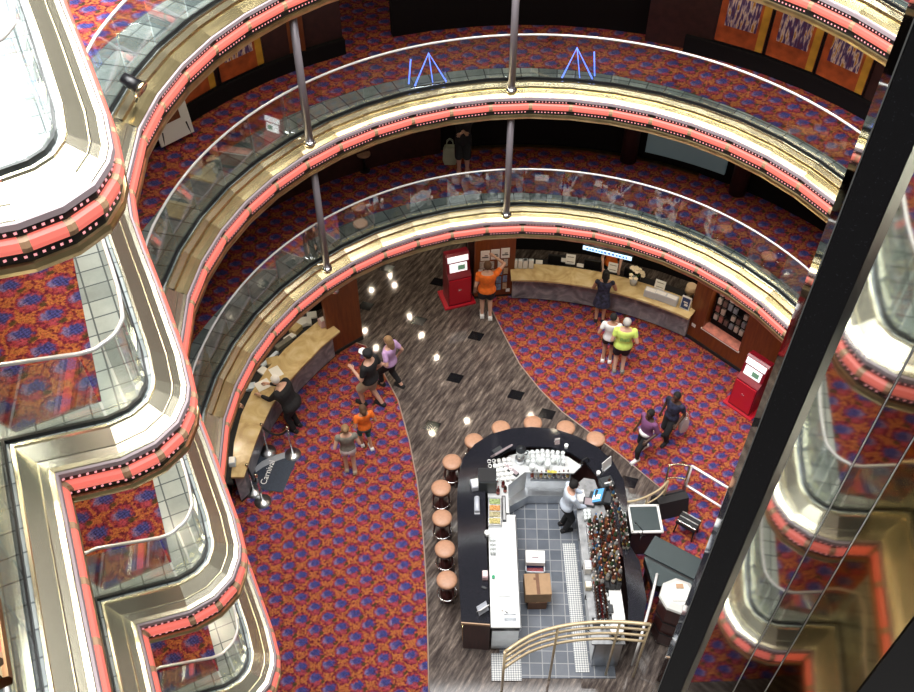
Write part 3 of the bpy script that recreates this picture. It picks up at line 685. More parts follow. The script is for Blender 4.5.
pp['white'] = person('person in white top and black shorts standing close to the one in lime', (606, 361), 1.52, 78, skin='tan', top='white_cloth', bottom='black_cloth', hair='black_hair', hands=((-.12, .10, .66), (.08, .12, .72)), shoe='white_cloth')
pp['lime'] = person('person in bright lime T-shirt and dark blue shorts with back turned', (618, 371), 1.68, 84, top='lime_cloth', bottom='navy_cloth', leg=.72, hair='grey_hair', hands=((-.13, .10, .55), (.15, .08, .55)), fat=1.15, shoe='grey_cloth')
pp['lilac'] = person('person in lilac T-shirt and black trousers walking on the marble', (392, 386), 1.64, 150, top='lilac_cloth', sleeve=.6, bottom='black_cloth', leg=1.75, hair='blond_hair', longhair=.09, hands=((-.15, .09, .60), (.16, -.02, .48)), stride=.24, fat=1.05, shoe='black_cloth')
pp['cap'] = person('person in black shirt, white-brimmed cap and khaki shorts walking beside the one in lilac', (373, 405), 1.80, 150, top='black_cloth', sleeve=.6, bottom='khaki_cloth', leg=.85, hair='black_hair', cap='black_cloth', hands=((-.10, .16, .66), (.14, .04, .48)), stride=.20, fat=1.12, shoe='black_cloth')
pp['child'] = person('child in orange top and dark green patterned shorts on the carpet', (367, 447), 1.40, 115, skin='tan', top='orange_cloth', bottom='teal_print', leg=1.25, hair='brown_hair', longhair=.05, hands=((-.14, .06, .50), (.15, .06, .50)), stride=.12, shoe='white_cloth')
pp['grey'] = person('person in grey top and white shorts with back turned on the carpet', (351, 471), 1.52, 100, top='grey_cloth', toplow=.6, sleeve=.2, bottom='white_cloth', leg=.5, hair='blond_hair', hands=((-.13, .10, .60), (.13, .12, .58)), stride=.05, shoe='khaki_cloth', bun=True)
pp['plum'] = person('person in plum top with a pale scarf at the waist and dark trousers walking', (641, 454), 1.50, 215, skin='dark', top='plum_cloth', sleeve=.9, bottom='black_cloth', leg=1.8, hair='black_hair', hands=((-.13, .10, .52), (.15, .03, .48)), stride=.26, shoe='white_cloth')
pp['blue'] = person('person in dark blue shirt walking behind the one in plum', (666, 438), 1.52, 225, skin='dark', top='dark_print', sleeve=.5, bottom='black_cloth', leg=1.85, hair='black_hair', hands=((-.14, .08, .5), (.15, .02, .47)), stride=.16, shoe='black_cloth')
pp['bar'] = person('bartender in white shirt and black trousers working at the till', (563, 528), 1.58, 12, top='pale_blue_cloth', sleeve=1.6, bottom='black_cloth', leg=1.9, hair='black_hair', hands=((-.08, .25, .58), (.10, .24, .58)), lean=.12, shoe='black_cloth')
pp['clerk'] = person('clerk in orange shirt behind the long marble counter', (607, 287), 1.52, 262, top='orange_cloth', bottom='black_cloth', leg=1.9, hair='black_hair', hands=((-.13, .17, .55), (.12, .17, .55)), shoe='black_cloth')
pp['lean'] = person('person in black with white hair leaning over the cream counter', (297, 429), 1.66, 158, top='black_cloth', sleeve=1.7, bottom='black_cloth', leg=1.9, hair='white_cloth', hands=((-.10, .38, .62), (.10, .38, .62)), lean=.42, shoe='black_cloth', fat=1.42)
pp['staff'] = person('clerk behind the cream counter with bare arms on it, mostly under the balcony', None, 1.66, -20, loc=(-4.95, 12.25), top='navy_cloth', sleeve=.4, bottom='black_cloth', leg=1.9, hair='black_hair', hands=((-.10, .30, .60), (.12, .26, .60)), lean=.15, shoe='black_cloth')
pp['deck'] = person('person in black with folded arms standing on the lowest balcony', (463, 172), 1.62, 268, z=zfloor(4)+.009, top='black_cloth', sleeve=.3, bottom='black_cloth', leg=.9, hair='black_hair', hands=((.02, .11, .66), (-.02, .12, .68)), shoe='tan_leather')
# print on the lime shirt's back, pale scarf, carrier bags
t = MB(); rnd = random.Random(3)
for r_ in range(3):
    for c_ in range(6):
        t.box(-.085+.034*c_, -.135-.004*r_, 1.21-.035*r_, .022, .006, .018)
t.build('shirt_print', [mat('green_print', (.12, .40, .12), .7)], pp['lime'])
t = MB(); t.lathe([(.135, .72), (.148, .76), (.145, .80), (.12, .83)], seg=16); t.build('scarf', ['white_cloth'], pp['plum'])
def bag(px, z, w, d, h, mt, label, rz=0, drop=0, ho=.18):
    x, y = g(px[0], px[1], z); r = thing('carrier_bag', label, 'bag', (x, y, z), rz); m = MB()
    m.loft([[(a*w*.5*k, b*d*.5*k, zz) for a, b in ((-1, -1), (0, -1.15), (1, -1), (1, 1), (0, 1.15), (-1, 1))] for zz, k in ((0, .8), (h*.3, 1.05), (h*.75, 1), (h, .7))]); m.build('bag_body', [mt], r)
    m = MB()
    for s in (-1, 1): m.tube([(-w*.25, s*d*.3, h), (-w*.2, s*d*.2, h+ho*.7), (0, s*d*.1, h+ho), (w*.2, s*d*.2, h+ho*.7), (w*.25, s*d*.3, h)], .008, 6)
    m.build('handle', [mt], r); return r
bag((450, 163), zfloor(4)+.009, .28, .16, .42, mat('pale_green_bag', (.50, .56, .42), .6), 'pale green carrier bag standing by the person on the lowest balcony')
bag((682, 431), .32, .16, .10, .42, mat('pale_plastic_bag', (.55, .48, .48), .5), 'small pale carrier bag held by the person in dark blue', .4)
# ------------------------------------------------------------------ long counter (back right)
def plan(pxs, z): return [g(a, b, z) for a, b in pxs]
def arcpts(r, a0, a1, n): return [pol(r, a0+(a1-a0)*i/(n-1)) for i in range(n)]
def angof(px, z): x, y = g(px[0], px[1], z); return math.degrees(math.atan2(y-RCY, x-RCX)), math.hypot(x-RCX, y-RCY)
CT = .90
a0, _ = angof((511, 278), CT); a1, _ = angof((694, 312), CT)
rf = [angof(p, CT)[1] for p in ((513, 278), (560, 283), (600, 290), (650, 303))]; rf = sum(rf)/4
rb = [angof(p, CT)[1] for p in ((513, 262), (560, 265), (600, 273), (640, 283))]; rb = sum(rb)/4
r0 = [angof(p, 0)[1] for p in ((520, 299), (560, 302), (600, 313))]; r0 = sum(r0)/3
t = thing('service_counter', 'long curved cream marble counter with a grey marble front', 'counter', (*pol(r0, (a0+a1)/2), 0))
m = MB(); m.prism(arcpts(rf, a0, a1, 16)+arcpts(rb, a1, a0, 16), CT-.05, CT); m.build('worktop', ['cream'], t, True)
m = MB(); m.prism(arcpts(r0, a0-.5, a1+.5, 16)+arcpts(rb-.03, a1+.5, a0-.5, 16), .08, CT-.05); m.build('front_panel', ['grey_marble'], t, True)
m = MB(); m.prism(arcpts(r0+.06, a0-.5, a1+.5, 16)+arcpts(rb-.05, a1+.5, a0-.5, 16), 0.0, .08); m.build('toe_kick', ['soft_black'], t, True)
m = MB(); m.prism(arcpts(rb, a0, a1, 16)+arcpts(rb+.45, a1, a0, 16), .60, .66); o = m.build('clerk_desk', ['soft_black'], t, True)
m = MB(); m.prism(arcpts(rb+.40, a0, a1, 16)+arcpts(rb+.45, a1, a0, 16), 0, .60); o = m.build('desk_back', ['soft_black'], t, True)
def on_counter(px, z=CT): x, y = g(px[0], px[1], z); return x, y
def facing_out(x, y): return math.atan2(RCY-y, RCX-x)+PI/2     # local -Y towards the atrium centre
# things on it
def dispenser(px, label, w=.24, n=3):
    x, y = on_counter(px); r = thing('leaflet_holder', label, 'leaflet holder', (x, y, CT), facing_out(x, y)); m = MB()
    for i in range(n): m.box(-w/2+w*(i+.5)/n, .02, .12, w/n*.88, .10, .24, .01)
    m.build('tray', ['clear_plastic'], r); m = MB()
    for i in range(n): m.box(-w/2+w*(i+.5)/n, -.035, .15, w/n*.75, .012, .22)
    m.build('leaflets', ['white_cloth'], r)['kind'] = 'stuff'
M['clear_plastic'] = mat('frosted_plastic', (.55, .58, .62), .2)
dispenser((520, 268), 'frosted leaflet holder at the end of the long counter by the poster panel', .34)
dispenser((528, 268), 'smaller frosted leaflet holder second from the poster panel', .26, 2)
def card(px, w, h, label, z=CT, mt='white', lean=.25, name='notice_card', cat='notice', extra=None):
    x, y = g(px[0], px[1], z); r = thing(name, label, cat, (x, y, z), facing_out(x, y)); m = MB()
    m.at(0, 0, 0, rx=-lean).box(0, 0, h/2+.004, w, .012, h); m.build('panel', [mt], r)
    m = MB(); m.box(0, .05, .008, w*.8, .12, .016); m.build('foot', ['clear_plastic'], r); 
    if extra:
        m = MB(); m.at(0, 0, 0, rx=-lean); 
        for i in range(extra): m.box(0, -.008, h*(.25+.5*i/max(1, extra-1)), w*.7, .004, h*.06)
        m.build('print', ['grey_cloth'], r)
    return r
card((539, 264), .16, .10, 'small white notice on the long counter beside the leaflet holders')
card((570, 264), .22, .25, 'pale notice card at the back of the long counter, on the side of the posters', extra=2)
card((580, 267), .16, .08, 'low white card between the pale notice and the clerk')
card((612, 272), .22, .24, 'pale notice card in front of the orange clerk', extra=2)
card((564, 262), .14, .10, 'tiny white card left of the pale notice on the long counter')
# flowers
x, y = on_counter((633, 284)); r = thing('flower_vase', 'glass vase of cream white flowers on the long counter', 'flowers', (x, y, CT))
MB().lathe([(.07, 0), (.085, .1), (.08, .2), (.07, .2), (.06, .02)], seg=16).build('vase', ['clear_plastic'], r)
m = MB(); rnd = random.Random(5)
for i in range(26):
    a = rnd.uniform(0, 2*PI); q = rnd.uniform(0, .20); h = .33+.16*(1-q/.2)+rnd.uniform(-.03, .03)
    for k in range(5): m.ball((q*math.cos(a)+.028*math.cos(k*1.256), q*math.sin(a)+.028*math.sin(k*1.256), h), (.026, .026, .018), 6, 4)
m.build('flowers', [mat('cream_petals', (.80, .70, .52), .6)], r)['kind'] = 'stuff'
m = MB(); [m.tube([(0, 0, .05), (.12*math.cos(k), .12*math.sin(k), .36)], .006, 5) for k in range(7)]; m.build('stems', [mat('stem_green', (.06, .14, .04), .6)], r)
# leaflet racks to the right
for i, (p, lb) in enumerate((((650, 296), 'grey leaflet box on the long counter next to the flowers'), ((660, 299), 'grey leaflet box second along from the flowers'), ((671, 303), 'grey leaflet box third along from the flowers'))):
    x, y = on_counter(p); r = thing('leaflet_box', lb, 'leaflet holder', (x, y, CT), facing_out(x, y))
    m = MB(); m.box(0, 0, .10, .27, .16, .20, .01); m.build('box_body', [mat('pale_grey_plastic', (.50, .53, .60), .4)] if i == 0 else ['pale_grey'], r) if i else m.build('box_body', [M.setdefault('pale_grey', mat('pale_grey_plastic', (.50, .53, .60), .4))], r)
    m = MB(); m.box(0, -.02, .205, .22, .10, .012); m.build('leaflets', ['white_cloth'], r)
card((659, 289), .24, .22, 'white sign card behind the grey leaflet boxes', extra=2)
x, y = on_counter((684, 309)); r = thing('display_stand', 'small stand with a dark blue poster at the end of the long counter', 'display stand', (x, y, CT), facing_out(x, y))
MB().at(rx=-.15).box(0, 0, .17, .22, .03, .34).build('board', ['white'], r); m = MB().at(rx=-.15); m.box(0, -.018, .17, .18, .006, .28); m.build('poster', [mat('dark_blue_print', (.02, .05, .16), .4)], r)
m = MB().at(rx=-.15); m.box(0, -.022, .20, .10, .003, .03); m.box(.02, -.022, .13, .08, .003, .06); m.build('poster_text', ['white'], r)
x, y = on_counter((689, 297)); r = thing('table_lamp', 'small pale lamp at the far end of the long counter', 'lamp', (x, y, CT))
MB().cyl(0, 0, 0, .02, .07).cyl(0, 0, .02, .2, .012).build('stand', ['brass_dull'], r); MB().lathe([(.13, .18), (.11, .36)], seg=16).build('lamp_shade', [mat('pale_shade', (.62, .47, .30), .6)], r)
# clerk-side equipment
for p, lb in (((556, 258), 'black computer screen behind the long counter on the poster side'), ((592, 262), 'black computer screen behind the long counter next to the orange clerk'), ((632, 271), 'black computer screen behind the flowers')):
    x, y = g(p[0], p[1]+8, .66); a_, r_ = math.degrees(math.atan2(y-RCY, x-RCX)), rb+.20; x, y = pol(r_, a_)
    r = thing('computer_screen', lb, 'computer', (x, y, .66), facing_out(x, y)); m = MB(); m.box(0, 0, .24, .40, .05, .30, .01); m.box(0, .02, .05, .06, .05, .10); m.box(0, .02, .008, .22, .16, .016); m.build('screen', ['black'], r)
# hanging lit sign over the long counter
A = Vector((*g(583, 245.5, 2.6), 2.6)); B = Vector((*g(633, 257.5, 2.6), 2.6)); mid = (A+B)/2
r = thing('lit_sign', 'hanging lit blue white sign box above the long counter', 'sign', tuple(mid), math.atan2((B-A).y, (B-A).x)); L = (B-A).length
m = MB(); m.box(0, 0, 0, L, .10, .12, .01); m.build('case', ['black'], r); m = MB(); m.box(0, -.055, .0, L*.97, .012, .10); m.build('lit_face', ['sign_lit'], r)
m = MB()
for s in (-.35, .35): m.cyl(s*L, 0, .06, LC-2.6, .01, seg=6)
m.build('hanger', ['chrome'], r)
m = MB(); rnd = random.Random(4); X = -L*.40
while X < L*.40: w = rnd.uniform(.03, .06); m.box(X, -.0625, 0, w, .003, .05); X += w+.028
m.build('lettering', [mat('sign_blue', (.08, .2, .5), .4, emit=.5, ecol=(.1, .3, .8))], r)
# ------------------------------------------------------------------ poster panel and kiosks
a = Vector(g(474, 300)); b = Vector(g(513, 297)); rz = math.atan2((b-a).y, (b-a).x); mid = (a+b)/2; W_ = (b-a).length
r = thing('poster_panel', 'brown wood panel covered with paper notices beside the red kiosk', 'notice board', (*mid, 0), rz)
m = MB(); m.box(0, .09, (LC-.06)/2+.05, W_, .16, LC-.16, .01); m.build('board', ['wall_wood'], r); MB().box(0, .10, .05, W_-.03, .12, .10).build('plinth', ['soft_black'], r)
paper = {'w': 'white', 'b': M.setdefault('blue_notice', mat('blue_picture_notice', (.16, .24, .38), .5, var=.5, vscale=20)), 'g': M.setdefault('grey_notice', mat('grey_notice', (.42, .42, .40), .5, var=.4, vscale=25)), 't': M.setdefault('tan_notice', mat('tan_notice', (.50, .38, .24), .5, var=.3, vscale=25))}
notes = [(-.23, 1.40, .21, .30, 'w'), (.0, 1.42, .20, .30, 'w'), (.23, 1.44, .20, .30, 'w'), (-.26, 1.10, .18, .24, 'g'), (-.08, 1.10, .12, .22, 'g'), (.12, 1.12, .11, .22, 'w'), (.25, 1.14, .09, .22, 'g'), (-.33, .90, .10, .16, 'w'), (-.02, .86, .09, .18, 't'), (.12, .86, .12, .18, 'b'),
         (.26, .88, .10, .18, 't'), (.10, .61, .12, .20, 'b'), (.25, .63, .10, .20, 'b'), (.10, .38, .12, .20, 'b'), (.25, .40, .10, .20, 't'), (.33, .25, .09, .10, 'w'), (-.34, .62, .08, .16, 'b')]
for X, Z, w, h, c in notes:
    n = MB().box(X, -.003, Z, w, .008, h).build('paper_notice', [paper[c]], r)
    if h >= .28:
        q = MB(); q.box(X, -.009, Z-.05, w*.7, .003, h*.10); q.box(X+.02, -.009, Z+.0, w*.35, .003, h*.08); q.build('print', ['navy_cloth'], n)
def kiosk(px_l, px_r, label, rz=None, s=1.):
    a = Vector(g(*px_l)); b = Vector(g(*px_r)); mid = (a+b)/2; rz = math.atan2((b-a).y, (b-a).x) if rz is None else rz
    r = thing('touch_kiosk', label, 'kiosk', (*mid, 0), rz); w = (b-a).length*s
    MB().box(0, w*.42, .03, w*1.18, w*1.0, .06, .01).build('base_plate', ['red'], r)
    m = MB(); pr = [(.0, .06), (.02, .90), (.18, 1.00), (.28, 1.44), (.36, 1.48), (.62, 1.44), (.66, .06)]
    m.loft([[(s_*w*.43, p[0]*w*1.05, p[1]) for p in pr] for s_ in (-1, 1)], True); m.build('cabinet', ['red_dark'], r)
    m = MB(); m.add([(-w*.40, .005*w, .12), (w*.40, .005*w, .12), (w*.40, .022*w, .86), (-w*.40, .022*w, .86), (-w*.40, -.015, .12), (w*.40, -.015, .12), (w*.40, -.012, .86), (-w*.40, -.012, .86)], [(4, 5, 6, 7), (0, 1, 5, 4), (1, 2, 6, 5), (2, 3, 7, 6), (3, 0, 4, 7), (3, 2, 1, 0)]); m.build('front_panel', ['red'], r)
    sl = math.atan2(.50, .10*w*1.05)
    def face(z0, z1, x0, x1, d, mt, n, parent):
        def P(z): return .18*w*1.05+(z-1.0)/.44*.10*w*1.05
        q = MB(); q.add([(x0*w, P(z0)-d, z0), (x1*w, P(z0)-d, z0), (x1*w, P(z1)-d, z1), (x0*w, P(z1)-d, z1), (x0*w, P(z0), z0), (x1*w, P(z0), z0), (x1*w, P(z1), z1), (x0*w, P(z1), z1)], [(0, 1, 2, 3), (7, 6, 5, 4), (0, 4, 5, 1), (1, 5, 6, 2), (2, 6, 7, 3), (3, 7, 4, 0)]); return q.build(n, [mt], parent)
    sc = face(1.02, 1.24, -.32, .32, .02, 'screen', 'screen', r); face(1.07, 1.19, -.02, .24, .026, 'screen_green', 'picture', sc); face(1.29, 1.43, -.38, .38, .022, 'screen', 'lit_header', r)
    MB().box(0, -.018, .55, .07, .006, .03).build('badge', ['chrome'], r)
    return r
kiosk((447, 309), (473, 303), 'red information kiosk with a white screen beside the poster panel')
kiosk((727, 401), (748, 421), 'red information kiosk with a white screen against the right wood wall, beside the black column', rz=math.atan2(WDV.y, WDV.x), s=.95)
# ------------------------------------------------------------------ display niche things (recess in the right wall)
m = MB(); wbox(m, n0+.02, n1-.02, .24, .27, nz0+.02, nz1-.02); o = m.build('trim_1', ['void_black']); struct(o, 'dark back of the display window recess'); o['category'] = 'trim'
m = MB(); wbox(m, n0, n1, -.03, .24, nz0, nz0+.02); o = m.build('trim_1', [mat('pink_shelf_cloth', (.55, .20, .15), .6, var=.3, vscale=9)]); struct(o, 'pinkish cloth covered ledge of the display window'); o['category'] = 'trim'
m = MB(); wbox(m, n0-.03, n1+.03, -.03, 0, nz0-.03, nz0); wbox(m, n0-.03, n1+.03, -.03, 0, nz1, nz1+.03); o = m.build('trim_1', ['white']); struct(o, 'white edging of the display window'); o['category'] = 'trim'
rnd = random.Random(11); cols = [mat('niche_pack_'+str(i), c, .4) for i, c in enumerate([(.45, .38, .34), (.30, .12, .10), (.20, .22, .26), (.55, .50, .45), (.12, .08, .07)])]
for row in range(5):
    zz = nz0+.26+row*.24
    m = MB(); wbox(m, n0+.05, n1-.05, .15, .235, zz-.012, zz); o = m.build('niche_shelf', ['void_black']); struct(o, 'narrow dark shelf in the display window'); o['category'] = 'shelf'
    for cN in range(6):
        if rnd.random() < .08: continue
        w, h = .09, rnd.uniform(.13, .18); s0 = n0+.10+cN*.135
        b_ = MB(); wbox(b_, s0, s0+w, .16, .215, zz, zz+h); o = b_.build('boxed_item', [rnd.choice(cols)]); tag(o, 'small boxed item on a shelf in the display window', 'box', 'boxed items in the display window')
l = area('display_light', wp((n0+n1)/2, .12, nz1-.05), .3, 9, (1, .9, .85))
for p, lb, (w, h) in (((690, 334), 'small white label on the wood wall below the display window', (.10, .08)), ((752, 352), 'small white hook on the wood wall beyond the display window', (.05, .07))):
    pass
q = MB(); wbox(q, .12, .22, -.008, 0, .42, .50); o = q.build('wall_label', ['white']); tag(o, 'small white label on the wood wall below the display window', 'label')
# ------------------------------------------------------------------ curved cream counter (left)
to = [(340, 331), (322, 346), (300, 369), (284, 387), (271, 407), (261, 428), (252, 452), (244, 477)]; ti = [(323, 317), (303, 333), (285, 349), (267, 369), (252, 391), (241, 415), (234, 443), (231, 477)]
to = [g(*p, CT) for p in to]; ti = [g(*p, CT) for p in ti]
bo = [g(*p) for p in [(331, 358), (314, 374), (296, 391), (283, 407), (271, 425), (261, 445), (253, 468), (249, 492)]]
bo[1:-1] = [((bo[i-1][0]+bo[i+1][0])/2*.3+bo[i][0]*.7, (bo[i-1][1]+bo[i+1][1])/2*.3+bo[i][1]*.7) for i in range(1, 7)]
t = thing('service_counter', 'curved cream marble counter with papers and a small pink box, by the rope posts', 'counter', (*bo[4], 0))
m = MB(); m.prism(to+ti[::-1], CT-.05, CT); m.build('worktop', ['cream'], t, True)
bi = [((p[0]*.25+q[0]*.75), (p[1]*.25+q[1]*.75)) for p, q in zip(to, ti)]
bo2 = [(p[0]*.65+q[0]*.35, p[1]*.65+q[1]*.35) for p, q in zip(bo, to)]
m = MB(); m.prism(bo2+bi[::-1], .08, CT-.05); m.build('front_panel', ['grey_marble'], t, True)
m = MB(); m.prism([(p[0]*.9+q[0]*.1, p[1]*.9+q[1]*.1) for p, q in zip(bo2, bi)]+bi[::-1], 0, .08); m.build('toe_kick', ['soft_black'], t, True)
dk = [(q[0]*2.1-p[0]*1.1, q[1]*2.1-p[1]*1.1) for p, q in zip(to, ti)]
m = MB(); m.prism(ti+dk[::-1], .62, .68); m.build('clerk_desk', ['soft_black'], t, True); m = MB(); m.prism([((p[0]+q[0])/2, (p[1]+q[1])/2) for p, q in zip(ti, dk)]+dk[::-1], 0, .62); m.build('desk_body', ['soft_black'], t, True)
def paper_stack(px, z, w, d, h, rz, label, mt='white', cat='paper', name='paper_stack'):
    x, y = g(px[0], px[1], z); o = MB().box(0, 0, h/2, w, d, h, min(.006, h*.3)).build(name, [mt]); o.location = (x, y, z); o.rotation_euler = (0, 0, rz); return tag(o, label, cat)
pk = mat('pink_paper', (.62, .42, .44), .6)
r = thing('leaflet_box', 'small pink white leaflet box at the wood wall end of the cream counter', 'box', (*g(324, 325, CT), CT), .6)
MB().box(0, 0, .10, .20, .16, .20, .01).build('box_body', [pk], r); MB().box(0, -.02, .215, .15, .10, .03).build('leaflets', ['white'], r)
for p, w, d, h, rz_, lb in (((300, 325), .30, .22, .10, .5, 'white paper heap behind the cream counter nearest the pink box'), ((296, 331), .24, .20, .14, 1.0, 'cream folder on the clerk desk beside the white paper heap'), ((307, 322), .20, .26, .05, .2, 'loose sheet on the clerk desk nearest the wood wall'),
        ((284, 345), .12, .42, .10, -.75, 'long grey tray on the clerk desk'), ((270, 360), .08, .50, .06, -.6, 'long pale blue strip folder on the clerk desk'), ((273, 362), .26, .20, .07, .3, 'cream box on the clerk desk beside the pale blue strip'), ((251, 388), .20, .18, .08, .2, 'blue white pad on the clerk desk beyond the leaning person')):
    paper_stack(p, .68, w, d, h, rz_, lb, ['white', 'cream', 'white', 'grey_cloth', 'pale_blue_cloth', 'cream', 'pale_blue_cloth'][[300, 296, 307, 284, 270, 273, 251].index(p[0])])
for p, w, d, lb in (((276, 372), .22, .30, 'white sheet on the cream counter in front of the leaning person'), ((263, 385), .30, .26, 'second white sheet on the cream counter, nearer the rope posts'), ((238, 461), .26, .16, 'cream leaflet at the near end of the cream counter')):
    paper_stack(p, CT, w, d, .008, .6, lb, 'white' if 'white' in lb else 'cream')
for i, (p, w, d, h, rz_, lb) in enumerate((((312, 316), .22, .18, .06, .2, 'white folder on the clerk desk right against the wood wall'), ((290, 338), .26, .14, .05, .8, 'white envelope bundle on the clerk desk between the heap and the long grey tray'), ((264, 372), .18, .24, .05, .9, 'white form pad on the clerk desk beside the clerk'))):
    paper_stack(p, .68, w, d, h, rz_, lb)
r = thing('security_dome', 'small silver dome on the red brown wood wall under the balcony rim', 'security camera', (-2.575, 14.475, 1.98)); MB().ball((0, 0, 0), .10, 14, 10).build('dome', ['chrome'], r); m = MB(); m.tube([(0, .0, 0), (-.06, .09, .02)], .03, 8); m.build('bracket', ['pale_grey'], r)
r = thing('card_box', 'small white card box at the open end of the cream counter', 'box', (*g(233, 464, CT), CT), .1); MB().box(0, 0, .07, .12, .16, .14, .01).build('box_body', ['pale_blue_cloth'], r); MB().box(0, 0, .142, .10, .14, .006).build('lid', ['white'], r)
# ------------------------------------------------------------------ rope posts and mat
def post(px, label):
    x, y = g(*px); r = thing('rope_post', label, 'rope post', (x, y, .012)); MB().lathe([(.17, 0), (.17, .015), (.06, .03), (.03, .05)], seg=20).build('base', ['steel'], r)
    MB().cyl(0, 0, .05, .88, .022, seg=12).build('pole', ['chrome'], r); MB().lathe([(.03, .88), (.038, .90), (.03, .94), (.002, .955)], seg=12).build('cap', ['pale_chrome'], r); return x, y
P1 = post((268, 452), 'chrome rope post close to the cream counter front'); P2 = post((293, 455), 'chrome rope post at the corner of the dark mat'); P3 = post((254, 492), 'chrome rope post at the near end of the cream counter'); P4 = post((263, 502), 'chrome rope post nearest the balcony rim, below the dark mat')
def rope(p, q, label, sag=.22):
    r = []; 
    for i in range(13): tt = i/12; r.append((p[0]*(1-tt)+q[0]*tt, p[1]*(1-tt)+q[1]*tt, .86-sag*4*tt*(1-tt)))
    o = MB().tube(r, .022, 8).build('barrier_rope', ['black_cloth']); tag(o, label, 'rope')
rope(P1, P2, 'black rope between the two posts above the dark mat'); rope(P3, P4, 'black rope between the two posts at the near end of the counter', .3)
mp = [g(*p) for p in ((258, 453), (298, 457), (283, 493), (248, 488))]
r = thing('floor_mat', 'dark blue grey mat with a pale band and lettering by the rope posts', 'mat', (*g(272, 475), .012))
m = MB(); m.prism(mp, .0131, .022); m.build('mat_body', [mat('dark_blue_mat', (.035, .045, .065), .9, var=.2, vscale=60)], r, True)
bd = [g(*p) for p in ((255, 468), (262, 462), (272, 457), (284, 453), (295, 453), (295, 458), (284, 459), (273, 463), (263, 468), (256, 473))]
m = MB(); m.prism(bd, .021, .024); m.build('pale_band', [mat('pale_mat_band', (.32, .34, .37), .8)], r, True)
def text(body, name, loc, size, mt, parent=None, rot=(0, 0, 0), depth=.002):
    cu = bpy.data.curves.new(name, 'FONT'); cu.body = body; cu.size = size; cu.extrude = depth; cu.align_x = 'CENTER'; cu.align_y = 'CENTER'
    o = bpy.data.objects.new(name, cu); COL.objects.link(o); dg = bpy.context.evaluated_depsgraph_get(); me = bpy.data.meshes.new_from_object(o.evaluated_get(dg)); bpy.data.objects.remove(o)
    me.materials.clear(); me.materials.append(M[mt] if isinstance(mt, str) else mt); o = bpy.data.objects.new(name, me); COL.objects.link(o); o.location = loc; o.rotation_euler = rot
    if parent is not None: o.parent = parent
    return o
p0 = Vector(g(264, 483)); p1 = Vector(g(272, 463)); an = math.atan2((p1-p0).y, (p1-p0).x); mm = (p0+p1)/2-Vector(g(272, 475))
text('Carnival', 'lettering', (mm.x, mm.y, .011), .18, 'white', r, (0, 0, an))
# ------------------------------------------------------------------ paintings, board and things on the balconies
def painting(a_deg, label, seed, r_, w=.92, h=1.45):
    z = zfloor(5)+.31
    x, y = pol(r_, a_deg); r = thing('painting', label, 'painting', (x, y, z+h/2), math.radians(a_deg)-PI/2)
    m = MB(); m.box(0, 0, 0, w, .05, h, .01); m.build('frame', ['black'], r)
    m = MB(); m.box(0, -.028, 0, w*.95, .008, h*.95); m.build('border', [M.setdefault('orange_border', mat('orange_red_border', (.42, .085, .018), .5, var=.35, vscale=5))], r)
    m = MB(); m.box(w*.40, -.033, 0, w*.14, .004, h*.95); m.build('yellow_edge', [M.setdefault('yellow_edge', mat('ochre_edge', (.55, .30, .03), .5, var=.2, vscale=5))], r)
    MB().box(-.03, -.033, .06, w*.62, .006, h*.60).build('canvas', [art_mat('abstract_strokes_'+str(seed), seed)], r)
    return r
def wa(px, z): return angof(px, z)[0]
painting(142.4, 'orange framed abstract painting partly behind the upper balcony rim, next to the white board', 1, 7.06)
painting(134.3, 'orange framed abstract painting beside the first metal pole', 2, 7.06)
painting(58.2, 'orange framed abstract painting farthest from the black column', 3, 6.94)
painting(50.4, 'orange framed abstract painting in the middle of the three on the curved wall', 4, 6.94)
painting(42.6, 'orange framed abstract painting nearest the black column', 5, 6.94)
x, y = g(172, 143, zfloor(5)); 
r = thing('easel_board', 'white framed board with a brown centre standing on the middle balcony', 'sign', (x+.12, y-.02, zfloor(5)+.009), math.radians(45))
MB().at(rx=-.12).box(0, 0, .55, .62, .03, .95).build('board', ['white'], r); MB().at(rx=-.12).box(0, -.02, .62, .30, .01, .42).build('picture', ['wall_wood'], r)
m = MB(); [m.tube([(s*.22, .02, .3), (s*.26, .0, 0)], .012, 6) for s in (-1, 1)]; m.tube([(0, .05, .6), (0, .30, 0)], .012, 6); m.build('easel_legs', ['soft_black'], r)
def neon_reflection(px, px2, label, flip=1):  # glowing tubes modelled for blue neon reflected in the railing glass
    a = Vector(g(px[0], px[1], zfloor(5))); b = Vector(g(px2[0], px2[1], zfloor(5))); mid = (a+b)/2
    r = thing('neon_reflection', label, 'reflection', (*mid, zfloor(5)+.002), math.atan2((b-a).y, (b-a).x)); w = (b-a).length
    m = MB(); m.tube([(-w*.35, 0, .04), (flip*.02, .02, .62), (w*.45, 0, .04)], .014, 6); m.tube([(flip*.02, .02, .62), (w*.12, .03, .04)], .009, 6); m.tube([(-w*.5*flip, 0, .10), (-w*.42*flip, .02, .55)], .013, 6); m.build('tubes', ['blue_reflection'], r)
    MB().box(0, 0, .010, w*.9, .05, .02, .004).build('base_bar', ['chrome'], r)
neon_reflection((409, 89), (448, 83), 'modelled reflection of a blue neon triangle nearer the wood wall pole'); neon_reflection((556, 80), (594, 81), 'modelled reflection of a blue neon triangle on the far side of the second pole', -1)
x, y = g(365, 171, zfloor(4)); r = thing('round_pedestal_table', 'small round beige topped table on the lowest balcony', 'table', (x, y, zfloor(4)+.009)); MB().lathe([(.14, .40), (.14, .43), (.001, .43)], seg=20).build('table_top', ['tan_leather'], r); MB().cyl(0, 0, 0.02, .40, .03).build('stem', ['black'], r); MB().cyl(0, 0, 0, .02, .11).build('base', ['black'], r)
